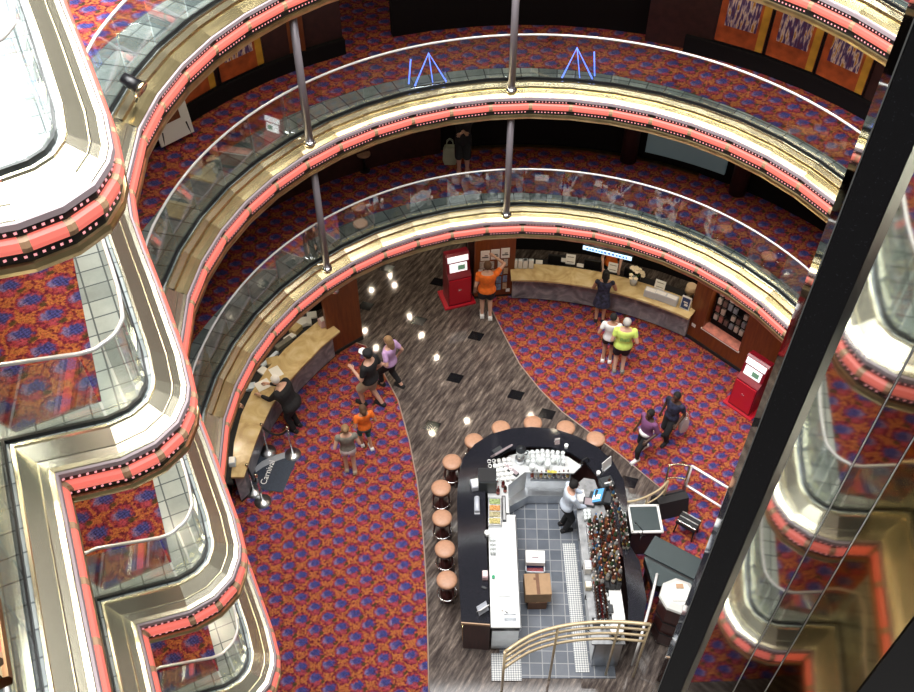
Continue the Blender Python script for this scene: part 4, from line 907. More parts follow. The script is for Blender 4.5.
# shop front details on the lowest balcony
def dpanel(p, q, z0, z1, r_, mt, name, label, cat):
    a0_ = wa(p, zfloor(4)); a1_ = wa(q, zfloor(4)); m = MB(); m.loft([[(*pol(r_, a), z0), (*pol(r_+.06, a), z0), (*pol(r_+.06, a), z1), (*pol(r_, a), z1)] for a in [a0_+(a1_-a0_)*i/5 for i in range(6)]]); o = m.build(name, [mt]); struct(o, label); o['category'] = cat
tg = mat('teal_glass_added_glow', (.20, .30, .33), .25, emit=.05, ecol=(.45, .65, .7))  # faint emission added to lift the dark pane
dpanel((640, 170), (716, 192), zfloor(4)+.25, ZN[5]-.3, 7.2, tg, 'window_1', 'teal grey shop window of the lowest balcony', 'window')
for p, lb in (((626, 166), 'round maroon pilaster beside the teal shop window'), ((733, 197), 'round maroon pilaster at the other end of the teal shop window')):
    x, y = pol(7.15, wa(p, zfloor(4))); o = MB().cyl(x, y, zfloor(4)+.01, ZN[5]-.28, .17, seg=20).build('pillar', ['wall_dark']); struct(o, lb); o['category'] = 'pillar'
x, y = pol(7.15, wa((296, 62), zfloor(5))); o = MB().box(0, 0, (ZN[6]-.28-zfloor(5))/2+.005, .3, .2, ZN[6]-.285-zfloor(5)).build('pillar', ['wall_wood']); o.location = (x, y, zfloor(5)); o.rotation_euler = (0, 0, math.radians(20)); struct(o, 'brown pilaster beside the dark opening'); o['category'] = 'pillar'
# stage spotlight on the upper rim
x, y = g(139, 88, 9.85); r = thing('spotlight', 'black spotlight with a silver lens clamped on the upper balcony rim', 'spotlight', (x, y, 9.85))
bx_, by_ = g(127, 80, 10.0); d = Vector((x-bx_, y-by_, -.15)).normalized()*.8+Vector((-x, -y, 6.3)).normalized()*.6; q = d.to_track_quat('Z', 'Y').to_matrix().to_4x4()
m = MB(); m.T = q; m.cyl(0, 0, -.22, .02, .065, .095).build('housing', ['black'], r)
m = MB(); m.T = q; m.lathe([(.10, .0), (.115, .03), (.105, .05), (.09, .035), (.03, .025), (.001, .024)], seg=20).build('lens', ['pale_chrome'], r)
m = MB(); m.tube([(0, 0, -.02), (-.05, .03, -.10), (-.10, .05, -.22)], .016, 6); m.build('clamp', ['black'], r)
# ------------------------------------------------------------------ the bar
BZ = 1.0
outer = [(.07, 7.46), (.02, 8.64), (0, 9.89), (.03, 10.45), (.12, 10.85), (.35, 11.18), (.66, 11.42), (1.06, 11.56), (1.49, 11.6), (1.94, 11.55), (2.36, 11.37), (2.73, 11.11), (2.99, 10.8), (3.16, 10.34), (3.17, 9.89), (3.11, 9.46), (3.10, 8.94), (3.24, 8.62), (3.27, 7.86), (3.14, 7.42)]
inner = [(.56, 7.42), (.54, 8.5), (.53, 9.25), (.53, 10.11), (.57, 10.50), (.73, 10.82), (1.0, 11.03), (1.42, 11.13), (1.81, 11.11), (2.19, 10.99), (2.47, 10.76), (2.66, 10.43), (2.74, 10.07), (2.84, 9.8), (2.90, 9.46), (2.96, 8.94), (2.95, 7.86), (2.88, 7.35)]
def inset(poly, d):                                      # towards the bar's middle
    cx, cy = 1.62, 9.0; out = []
    for x, y in poly:
        v = Vector((x-cx, (y-cy)*.9)); out.append((x-v.x/v.length*d, y-v.y/v.length*d))
    return out
t = thing('bar_counter', 'horseshoe bar counter with a dark polished granite top and dark red front', 'bar counter', (1.5, 9.0, 0))
m = MB(); m.prism(outer+inner[::-1], BZ-.05, BZ); m.build('bar_top', ['bar_top'], t, True)
fo = inset(outer, .16); fi = inset(outer, .26)
m = MB(); m.prism(fo+fi[::-1], .0, BZ-.05); m.build('front_panel', ['bar_front'], t, True)
m = MB(); m.prism([(.10, 7.455), (.56, 7.415), (.56, 7.53), (.10, 7.56)], 0, BZ-.05); m.build('end_panel', ['bar_front'], t, True)
m = MB(); m.prism([(.07, 7.44), (.56, 7.40), (.56, 7.42), (.07, 7.46)], BZ-.055, BZ+.002); m.build('end_edge', ['clip'], t, True)
m = MB(); m.tube([(x, y, .18) for x, y in smooth_poly(inset(outer, .06)[:15])], .02, 8); m.build('foot_rail', ['brass'], t, True)
# bar floor
m = MB(); m.prism([(.75, 6.9), (2.75, 6.9), (2.75, 10.0), (2.2, 10.7), (1.2, 10.7), (.75, 10.2)], .001, .012); o = m.build('floor_tiles', ['tile_bar']); struct(o, 'blue grey tiled floor inside the bar'); o['category'] = 'floor'
def strip_mat():
    m, nt, b = newmat('perforated_rubber_mat'); p = worldpos(nt); c = N(nt, 'TexChecker'); c.inputs['Scale'].default_value = 34
    mp = N(nt, 'Mapping'); mp.inputs['Rotation'].default_value = (0, 0, .78); nt.links.new(p, mp.inputs['Vector']); nt.links.new(mp.outputs[0], c.inputs['Vector'])
    c.inputs[1].default_value = (.62, .63, .62, 1); c.inputs[2].default_value = (.22, .24, .26, 1); nt.links.new(c.outputs['Color'], b.inputs['Base Color']); return m
M['perf'] = strip_mat()
m = MB(); m.prism([(2.02, 9.55), (2.26, 9.55), (2.30, 7.0), (2.06, 7.0)], .0131, .026); o = m.build('rubber_mat', ['perf']); tag(o, 'long pale perforated rubber mat on the bar floor beside the bottle racks', 'mat')
m = MB(); m.prism([(.60, 6.85), (1.12, 6.85), (1.12, 7.34), (.60, 7.34)], .0131, .026); o = m.build('rubber_mat', ['perf']); tag(o, 'short pale perforated rubber mat at the open end of the bar by the sink', 'mat')
# steel run on the stool side
SZ = .92
t = thing('steel_work_counter', 'bright steel work counter with a small sink on the stool side of the bar', 'work counter', (.82, 8.2, 0))
m = MB(); sk = (.80, 1.02, 7.46, 7.66)
for a_, b_, c_, d_ in ((.575, 1.085, 7.66, 9.62), (.575, sk[0], 7.40, 7.66), (sk[1], 1.085, 7.40, 7.66), (sk[0], sk[1], 7.40, sk[2])): m.box((a_+b_)/2, (c_+d_)/2, SZ-.02, b_-a_, d_-c_, .04)
m.build('worktop', ['steel_white'], t, True)
m = MB(); m.box(.83, 8.6, .48, .44, 2.0, .80); m.build('cabinet', ['steel'], t, True); m = MB(); m.box(.83, 7.49, .42, .46, .16, .68); m.build('end_cabinet', ['steel'], t, True)
m = MB(); x0, x1, y0, y1 = sk
m.box((x0+x1)/2, (y0+y1)/2, SZ-.15, x1-x0, y1-y0, .01); m.box(x0+.004, (y0+y1)/2, SZ-.075, .008, y1-y0, .15); m.box(x1-.004, (y0+y1)/2, SZ-.075, .008, y1-y0, .15); m.box((x0+x1)/2, y0+.004, SZ-.075, x1-x0, .008, .15); m.box((x0+x1)/2, y1-.004, SZ-.075, x1-x0, .008, .15); m.build('sink_basin', ['steel'], t, True)
m = MB(); m.tube([(.76, 7.62, SZ), (.76, 7.62, SZ+.16), (.80, 7.60, SZ+.20), (.86, 7.58, SZ+.16)], .012, 8); m.build('tap', ['chrome'], t, True)
m = MB(); m.box(.83, 8.12, SZ+.006, .22, .30, .012, .004); m.build('drain_board', ['steel'], t, True)
m = MB(); m.box(1.08, 8.5, SZ-.06, .025, 2.2, .12, .005); m.build('front_edge', ['steel'], t, True)
# steel run across the front
t = thing('steel_ice_station', 'steel ice station with a low shelf across the curved head of the bar', 'work counter', (1.7, 10.6, 0))
top = [(.58, 9.66), (.58, 10.46), (.76, 10.76), (1.03, 10.97), (1.42, 11.07), (1.81, 11.05), (2.16, 10.93), (2.40, 10.72), (2.24, 10.55), (1.30, 10.57), (.97, 10.27), (.96, 9.66)]
m = MB(); m.prism(top, SZ-.04, SZ); m.build('worktop', ['steel_white'], t, True)
m = MB(); m.prism([(.62, 9.7), (.62, 10.40), (.80, 10.72), (1.42, 11.0), (2.1, 10.9), (2.2, 10.62), (1.34, 10.64), (.93, 10.30), (.92, 9.7)], .30, SZ-.04); m.build('cabinet', ['steel'], t, True)
m = MB(); m.prism([(.62, 9.7), (.62, 10.40), (.80, 10.72), (1.42, 11.0), (2.1, 10.9), (2.2, 10.44), (1.40, 10.44), (1.02, 10.2), (1.02, 9.7)], .03, .30); m.build('low_shelf', ['steel'], t, True)
m = MB(); m.box(1.78, 10.56, .70, .72, .05, .06); m.build('speed_rail', ['steel'], t, True)
# right run under the racks
t = thing('steel_back_counter', 'steel back counter carrying the till and the crowded bottle racks', 'work counter', (2.55, 8.8, 0))
m = MB(); m.prism([(2.26, 7.1), (2.82, 7.1), (2.82, 8.94), (2.80, 9.5), (2.70, 10.0), (2.62, 10.40), (2.42, 10.44), (2.28, 10.30), (2.22, 9.6)], SZ-.04, SZ); m.build('worktop', ['steel_dark'], t, True)
m = MB(); m.prism([(2.34, 7.12), (2.79, 7.12), (2.79, 8.9), (2.62, 10.3), (2.44, 10.36), (2.34, 10.2), (2.32, 9.6)], .02, SZ-.04); m.build('cabinet', ['steel'], t, True)
for i, y in enumerate((9.2, 8.6, 8.0, 7.4)):
    d = MB().box(2.325, y, .50, .02, .54, .62, .005).build('door', ['steel'], t, True); q = MB(); q.tube([(2.31, y+.16, .72), (2.285, y+.16, .70), (2.285, y+.16, .46), (2.31, y+.16, .44)], .010, 6); q.build('door_handle', ['soft_black'], d, True)
m = MB(); m.box(2.30, 8.3, SZ-.02, .05, 1.2, .03); m.build('drip_channel', ['soft_black'], t, True)
# stepped rack
t = thing('bottle_rack', 'stepped steel bottle rack on the back counter', 'rack', (2.62, 8.7, SZ))
STEPS = [(2.36, 2.45, .05), (2.455, 2.545, .12), (2.55, 2.64, .19), (2.645, 2.735, .25), (2.74, 2.83, .32)]
for x0, x1, h in STEPS:
    m = MB(); m.box((x0+x1)/2, 8.72, SZ+h/2+.001, x1-x0, 1.36, h-.004, .005); m.build('step', ['steel' if h < .1 else 'soft_black'], t, True)
BC = [mat('bottle_glass_'+str(i), c, .12) for i, c in enumerate([(.16, .045, .018), (.05, .02, .012), (.22, .10, .04), (.03, .06, .03), (.30, .30, .29), (.10, .015, .015), (.03, .10, .20)])]
CC = [mat('bottle_cap_'+str(i), c, .35) for i, c in enumerate([(.42, .17, .12), (.55, .40, .32), (.20, .03, .03), (.015, .015, .015), (.62, .60, .56), (.04, .13, .32), (.48, .46, .44)])]
LB = [mat('bottle_label_'+str(i), c, .5) for i, c in enumerate([(.60, .55, .45), (.35, .06, .04), (.10, .10, .12), (.55, .40, .12)])]
BL = {}
def bottle_at(x, y, z, h, r, bi, ci, li, label, group, full=True):
    key = (round(h, 2), round(r, 3), bi, ci, li)
    if key not in BL:
        rt = thing('bottle', label, 'bottle', (x, y, z), 0, group)
        MB().lathe([(r*.9, 0), (r, .01), (r, h*.58), (r*.85, h*.66), (r*.36, h*.76), (r*.34, h*.90)], seg=12).build('glass_body', [BC[bi]], rt)
        MB().lathe([(r*.42, h*.89), (r*.44, h*.97), (r*.36, h), (.001, h)], seg=10).build('cap', [CC[ci]], rt)
        MB().lathe([(r*1.02, h*.16), (r*1.02, h*.46)], seg=12, caps=False).build('paper_label', [LB[li]], rt)
        BL[key] = rt
    else:
        rt = copy_tree(BL[key]); rt.location = (x, y, z); rt['label'] = label; rt['group'] = group
    return rt
rnd = random.Random(21)
lbn = ['lowest', 'second', 'third', 'fourth', 'topmost']
for si, (x0, x1, h) in enumerate(STEPS):
    for j in range(15):
        y = 8.10+j*.0905
        if y > 9.38 or rnd.random() < .10: continue
        bottle_at((x0+x1)/2+rnd.uniform(-.012, .012), y+rnd.uniform(-.012, .012), SZ+h, rnd.choice((.28, .31)), .036, rnd.choice((0, 1, 1, 3, 2, 4, 4, 6 if si < 2 else 1)), rnd.choice((0, 1, 4, 0, 2, 3, 6, 4, 5 if si < 2 else 3)), rnd.randrange(4), 'small liquor bottle standing on the %s step of the bottle rack' % lbn[si], 'bottles on the %s step of the rack' % lbn[si])
for i in range(9):
    x = 1.45+i*.085
    bottle_at(x, 10.585, .731, .24, .034, rnd.choice((3, 4, 0, 5)), rnd.choice((2, 3, 4)), rnd.randrange(4), 'bottle in the speed rail under the curved head of the bar', 'bottles in the speed rail')
for i in range(10):
    yy = 7.52+.062*i
    for k in range(3):
        bottle_at(2.40+.075*k, yy, SZ, .26, .030, (1, 5, 1)[k], 3 if (i+k) % 4 else 4, 2, 'dark little bottle in the block of bottles beside the white tray', 'dark bottles beside the white tray')
# dark bottles and white cups at the outer edge of the till corner
for i in range(9):
    f = i/8; bottle_at(2.86+f*.13, 10.24-f*.72, BZ, .24, .030, (1, 4, 1, 6)[i % 4], (3, 4, 4)[i % 3], i % 4, 'bottle in the row along the bar top by the till', 'bottles along the bar top by the till')
for i in range(9):
    for k in range(2): bottle_at(2.985+.07*k, 9.46-.075*i, BZ, .24, .028, (1, 3, 4, 1)[(i+k) % 4], (3, 4, 0, 3)[(i*2+k) % 4], i % 4, 'bottle in the double row on the bar top beside the equipment case', 'bottles on the bar top beside the equipment case')
# glasses
gm = M['glass']; GL = {}
def tumbler(x, y, z, r, h, mt, label, group, name='tumbler', cat='glass'):
    key = (r, h, str(mt))
    if key not in GL:
        o = MB().lathe([(r*.8, 0), (r, h), (r*.92, h), (r*.74, .01), (.001, .01)], seg=12).build(name, [mt]); tag(o, label, cat, group); GL[key] = o; o.location = (x, y, z); return o
    o = GL[key].copy(); COL.objects.link(o); o.location = (x, y, z); o['label'] = label; o['group'] = group; return o
M['frost'] = mat('frosted_glass', (.62, .66, .66), .15)
for r_ in range(3):
    for c_ in range(8): tumbler(1.36+.098*c_, 10.99-.10*r_-.012*abs(c_-3), SZ, .04, .13, 'frost', 'clear tumbler in the rows at the curved head of the bar', 'tumblers at the head of the bar')
for i, (px, py) in enumerate(((540, 464), (547, 468), (556, 462), (532, 470))):
    x, y = g(px, py, SZ); tumbler(x, y, SZ, .06, .16, 'frost', 'large clear mixing glass in front of the tumblers', 'mixing glasses')
for r_ in range(5):
    for c_ in range(5):
        x, y = g(489+c_*4.9+r_*.9, 464+r_*4.6-c_*.6, SZ); tumbler(x, y, SZ, .038, .10, 'white', 'white cup in the block of cups by the coffee machine', 'white cups by the coffee machine', 'cup', 'cup')
for i in range(8):
    x, y = g(592+(i % 4)*6.0, 553+(i//4)*8, SZ); 
# till corner
def on(px, z): x, y = g(px[0], px[1], z); return x, y
def boxthing(name, label, cat, px, z, w, d, h, rz, mt, part_='case', extra=()):
    x, y = on(px, z); r = thing(name, label, cat, (x, y, z), rz); MB().box(0, 0, h/2, w, d, h, min(.012, h*.2)).build(part_, [mt], r)
    for nm, (cx, cy, cz, sx, sy, sz), em in extra: MB().box(cx, cy, cz, sx, sy, sz, min(.006, sz*.2, sy*.2, sx*.2)).build(nm, [em], r)
    return r
M['dark_plastic'] = mat('dark_grey_plastic', (.03, .035, .04), .4); M['blue_plastic'] = mat('bright_blue_picture', (.03, .22, .42), .4)
r = thing('till_screen', 'till screen showing a bright blue picture in front of the bartender', 'till', (*on((592, 497), SZ), SZ), -1.9)
MB().at(rx=-.9).box(0, 0, .14, .34, .04, .26, .008).build('housing', ['dark_plastic'], r); s_ = MB().at(rx=-.9).box(0, -.023, .14, .30, .006, .22).build('screen', ['screen_blue'], r)
MB().at(rx=-.9).box(.04, -.028, .13, .10, .004, .16).build('picture', ['screen'], s_); MB().box(0, .05, .02, .20, .20, .04).build('stand', ['dark_plastic'], r)
boxthing('till_printer', 'dark receipt printer beside the blue till screen', 'printer', (606, 487), SZ, .24, .22, .20, .3, 'dark_plastic', extra=(('paper_slot', (0, -.04, .203, .14, .03, .008), 'white'),))
boxthing('keypad', 'dark keypad on the counter under the bartender\'s hands', 'keypad', (589, 503), SZ, .22, .20, .05, -.2, 'dark_plastic', extra=(('keys', (0, 0, .052, .17, .15, .008), 'grey_band'),))
boxthing('cash_drawer', 'black cash drawer beneath the till corner, nearest the rope of bottles', 'till', (603, 499), SZ, .30, .26, .10, -.2, 'dark_plastic', extra=(('drawer_front', (-.155, 0, .05, .012, .22, .07), 'soft_black'),))
boxthing('order_slips', 'white order slips on the steel counter in front of the bartender', 'paper', (580, 496), SZ, .18, .26, .012, .1, 'white', 'slips')
r = thing('menu_card', 'white menu card standing on the bar top beyond the till', 'menu', (*on((607, 468), BZ), BZ), .75); MB().at(rx=-.2).box(0, 0, .12, .26, .012, .22).build('card', ['white'], r); MB().box(0, .02, .006, .2, .08, .012).build('foot', ['clear_plastic'], r)
r = thing('menu_card', 'small tent menu on the bar top near the bend, beside the white cup', 'menu', (*on((557, 444), BZ), BZ), .2); MB().at(rx=-.3).box(0, -.02, .08, .10, .008, .15).build('card', [mat('printed_menu', (.50, .40, .40), .5, var=.4, vscale=30)], r); MB().at(rx=.3).box(0, .05, .08, .10, .008, .15).build('card', ['white'], r)
for p, lb in (((566, 448), 'single white cup on the bar top beside the small tent menu'), ((598, 475), 'white cup on the bar top by the till')): tumbler(*on(p, BZ), BZ, .04, .101, 'white', lb, 'single white cups on the bar top', 'cup', 'cup')
r = thing('soda_gun', 'chrome soda gun in its holder at the bend of the bar', 'soda gun', (*on((581, 466), SZ), SZ)); MB().cyl(0, 0, 0, .10, .035).build('holder', ['chrome'], r); m = MB(); m.tube([(0, 0, .10), (.02, .02, .18), (.10, .05, .20), (.14, .06, .14), (.16, .06, .03)], .016, 8); m.build('hose', ['soft_black'], r)
# head of the bar
r = thing('computer_screen', 'grey framed screen tilted on the bar top, seen from behind the bar', 'computer', (*on((499, 452), BZ), BZ), .62); MB().at(rx=.55).box(0, 0, .15, .42, .035, .26, .006).build('screen', ['grey_band'], r); MB().at(rx=.55).box(0, -.02, .15, .38, .006, .22).build('display', ['pale_grey'], r); MB().box(0, .02, .012, .2, .16, .024).build('foot', ['dark_plastic'], r)
r = thing('blender', 'steel blender with a dark lid at the curved head of the bar', 'blender', (*on((520, 461), SZ), SZ)); MB().lathe([(.10, 0), (.10, .10), (.07, .16)], seg=16).build('motor_base', ['steel'], r); MB().lathe([(.06, .16), (.095, .36), (.088, .36), (.055, .17)], seg=12).build('jug', ['frost'], r); MB().lathe([(.098, .36), (.098, .39), (.04, .41), (.04, .44), (.001, .44)], seg=16).build('lid', ['dark_plastic'], r); m = MB(); m.tube([(.085, 0, .34), (.14, 0, .30), (.12, 0, .22), (.07, 0, .20)], .012, 6); m.build('handle', ['dark_plastic'], r)
boxthing('straw_holder', 'long dark straw box lying on the steel counter beside the cups', 'box', (511, 471), SZ, .34, .09, .06, -.75, 'dark_plastic', extra=(('lid', (0, 0, .062, .32, .075, .006), 'grey_band'),))
boxthing('folded_cloth', 'yellow folded cloth at the edge of the steel ice station', 'cloth', (552, 472), SZ, .18, .06, .02, -.1, mat('yellow_cloth', (.60, .52, .10), .9), 'cloth')
GAR = [mat('garnish_'+n, c, .6, var=.3, vscale=30) for n, c in (('lime', (.30, .38, .16)), ('orange', (.60, .30, .10)), ('olive', (.42, .38, .22)), ('lemon', (.52, .45, .18)))]
x, y = on((488.5, 513), SZ); r = thing('garnish_tray', 'steel tray with four bins of cut fruit on the stool side', 'tray', (.70, y, SZ), -.03)
m = MB(); m.box(0, 0, .03, .26, .62, .06, .01); m.build('tray_body', ['steel'], r)
for i in range(4):
    b_ = MB(); b_.box(0, .21-.14*i, .064, .20, .11, .012)
    q = random.Random(i)
    for k in range(22): b_.ball((q.uniform(-.085, .085), .21-.14*i+q.uniform(-.042, .042), .074), (.020, .020, .014), 6, 4)
    b_.build('cut_fruit', [GAR[i]], r)['kind'] = 'stuff'
boxthing('coffee_machine', 'black and steel coffee machine next to the white cups', 'coffee machine', (487, 486), SZ, .34, .34, .36, 0, 'dark_plastic', extra=(('top_plate', (0, 0, .365, .30, .30, .012), 'soft_black'), ('spout', (.18, 0, .20, .04, .08, .06), 'chrome')))
for i, p in enumerate(((495, 488), (503, 487), (505, 492), (498, 494))):
    bottle_at(*on(p, SZ), SZ, .25, .034, (5, 5, 1, 5)[i], (4, 4, 4, 2)[i], 1, 'dark red syrup bottle beside the coffee machine', 'syrup bottles by the coffee machine')
boxthing('paper_box', 'white box on top of the bar beside the coffee machine', 'box', (486, 476), BZ+.0, .17, .15, .12, .05, 'white', extra=(('lid', (0, 0, .124, .175, .155, .01), 'white'),))
boxthing('knife_block', 'long dark slot tray between the garnish tray and the tiled floor', 'tray', (504, 509), SZ, .07, .56, .03, 0, 'dark_plastic', extra=(('insert', (0, 0, .032, .045, .50, .006), 'steel'),))
r = thing('towel_roll', 'white roll standing on the bar top near the coffee machine', 'paper roll', (*on((477, 506), BZ), BZ)); MB().at(rz=0, rx=PI/2).cyl(0, .05, -.16, .16, .048).build('roll', ['pale_grey'], r); MB().box(0, 0, .004, .1, .36, .008).build('holder_foot', ['clear_plastic'], r)
boxthing('napkin_holder', 'pale napkin holder on the bar top at the coffee machine corner', 'napkin holder', (475, 487), BZ, .16, .20, .14, .2, 'pale_grey', extra=(('napkins', (0, 0, .145, .12, .16, .02), 'white'),))
r = thing('menu_card', 'grey tent menu on the open end of the bar', 'menu', (*on((483, 612), BZ), BZ), .6); MB().at(rx=-.45).box(0, -.03, .10, .20, .01, .20).build('card', ['pale_grey'], r); MB().at(rx=.45).box(0, .06, .10, .20, .01, .20).build('card', ['white'], r)
boxthing('phone', 'small black phone lying on the stool side of the bar top', 'phone', (484, 588), BZ, .10, .05, .02, -.4, 'soft_black', 'case', (('keypad_face', (0, 0, .022, .07, .035, .004), 'dark_plastic'),))
boxthing('napkin_holder', 'pink grey napkin holder on the bar top halfway along the stool side', 'napkin holder', (485, 577), BZ, .10, .14, .12, 0, pk, extra=(('napkins', (0, 0, .125, .08, .11, .02), 'white'),))
tumbler(*on((487, 535), BZ), BZ, .05, .102, 'white', 'white bowl at the inner edge of the stool side bar top', 'single white cups on the bar top', 'cup', 'cup')
for i in range(8):
    x, y = .62+.055*(i % 2), 9.05-.085*(i//2); tumbler(x, y, SZ, .026, .12, 'frost', 'tall clear glass on the bright steel counter', 'tall glasses on the steel counter')
tumbler(.64, 8.33, SZ, .03, .05, mat('green_lid', (.05, .35, .18), .5), 'small green tub on the bright steel counter', 'green tub', 'tub', 'tub')
# white tray and round container at the near end of the racks
r = thing('serving_tray', 'white rectangular tray near the open end of the bottle counter', 'tray', (2.74, 7.80, SZ+.08), .02); MB().box(0, 0, .0, .22, .62, .03, .01).build('tray_body', ['white'], r)
m = MB(); [m.box(sx*.10, sy*.30, -.047, .02, .02, .064) for sx in (-1, 1) for sy in (-1, 1)]; m.build('feet', ['steel'], r)
r = thing('round_container', 'white round lidded container at the open end of the bottle counter', 'container', (2.66, 7.24, SZ)); MB().lathe([(.10, 0), (.105, .24)], seg=20).build('tub', ['dark_plastic'], r); MB().lathe([(.115, .24), (.115, .27), (.10, .285), (.001, .285)], seg=24).build('lid', ['white'], r)
boxthing('cup_dispenser', 'black plastic rack of cups next to the round white container', 'rack', (606, 612), SZ, .22, .16, .14, 0, 'dark_plastic', extra=(('rail', (0, -.085, .12, .2, .012, .02), 'chrome'),))
for i, (px, py) in enumerate(((603, 590), (605, 597), (607, 601), (603, 602))): tumbler(*on((px, py), SZ), SZ, .04, .102, 'white', 'white cup near the end of the dark bottles', 'white cups near the dark bottles', 'cup', 'cup')
for i in range(6): tumbler(2.36+.07*(i % 2), 9.50+.075*(i//2), SZ, .033, .11, 'frost', 'clear glass near the bartender on the bottle counter', 'glasses near the bartender')
for i in range(5): tumbler(2.45+.085*i, 7.38, SZ, .036, .09, 'frost', 'small clear glass behind the round white container', 'glasses behind the round container')
boxthing('ice_well', 'dark sunken ice well at the open end of the bottle counter', 'ice well', (600, 622), SZ, .26, .14, .03, 0, 'soft_black', 'rim', (('insert', (0, 0, .032, .20, .09, .006), 'steel'),))
boxthing('ice_bucket', 'pale rounded jug on the inner edge of the bottle counter', 'jug', (587, 570), SZ, .12, .18, .20, 0, 'white', 'body', (('lid', (0, 0, .205, .10, .14, .02), 'pale_grey'),))
boxthing('spray_tub', 'cream square tub behind the pale rounded jug', 'tub', (588, 588), SZ, .11, .12, .14, 0, mat('cream_plastic', (.70, .64, .48), .5), 'body', (('lid', (0, 0, .145, .09, .10, .012), 'white'),))
# boxes on the floor
x, y = on((535, 577), .3)
r = thing('cardboard_box', 'brown cardboard box at the bottom of the two on the bar floor', 'box', (1.45, 8.36, .0125), .02); MB().box(0, 0, .12, .34, .34, .24, .006).build('carton', ['card_dark'], r); MB().box(0, 0, .241, .06, .33, .003).build('tape', ['card'], r)
r = thing('cardboard_box', 'larger tan cardboard box stacked on the brown one', 'box', (1.45, 8.41, .2556), .03); MB().box(0, 0, .15, .47, .42, .30, .006).build('carton', ['card'], r); MB().box(0, 0, .301, .06, .41, .003).build('tape', ['card_dark'], r); MB().box(-.02, .10, .302, .10, .05, .002).build('printed_mark', ['card_dark'], r)
r = thing('drinks_crate', 'crate of blue and red packs on the bar floor behind the cardboard boxes', 'crate', (1.45, 9.0, .0125), -.03); m = MB(); m.box(0, 0, .02, .36, .40, .04); [m.box(s*.17, 0, .14, .02, .40, .22) for s in (-1, 1)]; [m.box(0, s*.19, .14, .36, .02, .22) for s in (-1, 1)]; m.build('crate_body', ['clear_plastic'], r)
bpk = mat('blue_pack', (.06, .09, .28), .5, var=.4, vscale=30); rpk = mat('red_pack', (.26, .05, .06), .5, var=.4, vscale=30)
for j in range(3):
    o = MB().box(0, 0, .07, .30, .11, .14, .006).build('drink_pack', [bpk if j else rpk]); o.location = (1.45, 8.88+.12*j, .0545); tag(o, ('red pack in the crate, nearest the cardboard boxes', 'blue pack in the middle of the crate', 'blue pack in the crate, farthest from the cardboard boxes')[j], 'pack')
r = thing('white_box', 'white box lying on top of the crate of packs', 'box', (1.45, 9.06, .265), -.03); MB().box(0, 0, .06, .36, .26, .12, .006).build('carton', ['white'], r); MB().box(.0, -.02, .121, .12, .03, .003).build('slot', ['grey_band'], r)
# stools
def make_stool(x, y, label):
    r = thing('bar_stool', label, 'stool', (x, y, 0), 0, 'bar stools round the bar')
    MB().lathe([(.001, .62), (.15, .62), (.185, .645), (.19, .675), (.165, .70), (.10, .712), (.001, .715)], seg=24).build('seat', ['tan_leather'], r)
    MB().lathe([(.001, .585), (.175, .585), (.18, .62), (.001, .62)], seg=24).build('seat_ring', ['bar_front'], r)
    for k in range(4):
        a = PI/4+k*PI/2; c, s = math.cos(a), math.sin(a); m = MB(); m.tube([(c*.14, s*.14, .585), (c*.165, s*.165, .0)], .018, 8); m.build('leg', ['bar_front'], r)
    m = MB(); m.tube([(.175*math.cos(2*PI*i/24), .175*math.sin(2*PI*i/24), .20) for i in range(24)], .012, 6, True); m.build('foot_ring', ['chrome'], r)
    MB().lathe([(.001, .02), (.13, .02), (.13, .05), (.05, .09), (.04, .585)], seg=16).build('pedestal', ['bar_front'], r)
    return r
spx = [(447, 579), (445, 548), (442, 517), (441, 487), (452, 461), (474, 440), (501, 427), (533, 422), (566, 427), (596, 438)]
lbs = ['bar stool nearest the open end of the bar', 'second bar stool from the open end of the bar', 'third bar stool from the open end of the bar', 'fourth bar stool from the open end of the bar', 'fifth bar stool, where the bar begins to bend, nearest the coffee machine side', 'sixth bar stool, at the bend behind the tilted screen',
       'seventh bar stool, tucked under the curved head of the bar before the middle one', 'eighth bar stool, at the very middle of the curved head of the bar', 'ninth bar stool, tucked under the curved head beyond the middle one', 'last bar stool, at the curve nearest the two walking persons in dark clothes']
st = make_stool(0, 0, lbs[0])
for i, (p, lb) in enumerate(zip(spx, lbs)):
    x, y = g(p[0], p[1], .70)
    if i == 0: st.location = (x, y, 0)
    else: dup(st, (x, y, 0), .3*i, lb)
# ------------------------------------------------------------------ stage corner beside the bar
M['teal_top'] = mat('dark_teal_lacquer', (.045, .062, .066), .25)
# grand piano
t = thing('grand_piano', 'dark teal grand piano with a folded lid between the bar and the black column', 'piano', (3.7, 8.3, 0))
pl = [g(*p, .95) for p in ((645, 556), (655, 537), (701, 560), (697, 580), (680, 588), (654, 583))]
m = MB(); m.prism(pl, .68, .93); m.build('case', ['black'], t, True)
l1 = [g(*p, .95) for p in ((644, 554), (655, 536), (702, 560), (697, 581))]; m = MB(); m.prism(l1, .93, .965); m.build('front_lid', ['teal_top'], t, True)
l2 = [g(*p, .95) for p in ((644, 557), (697, 584), (681, 590), (653, 585), (647, 566))]; m = MB(); m.prism(l2, .93, .96); m.build('main_lid', ['teal_top'], t, True)
c0 = [sum(p[i] for p in pl)/len(pl) for i in (0, 1)]
for p in (pl[0], pl[2], pl[4]):
    q = (p[0]*.75+c0[0]*.25, p[1]*.75+c0[1]*.25); MB().cyl(q[0], q[1], .0125, .68, .05, .07).build('leg', ['black'], t, True)
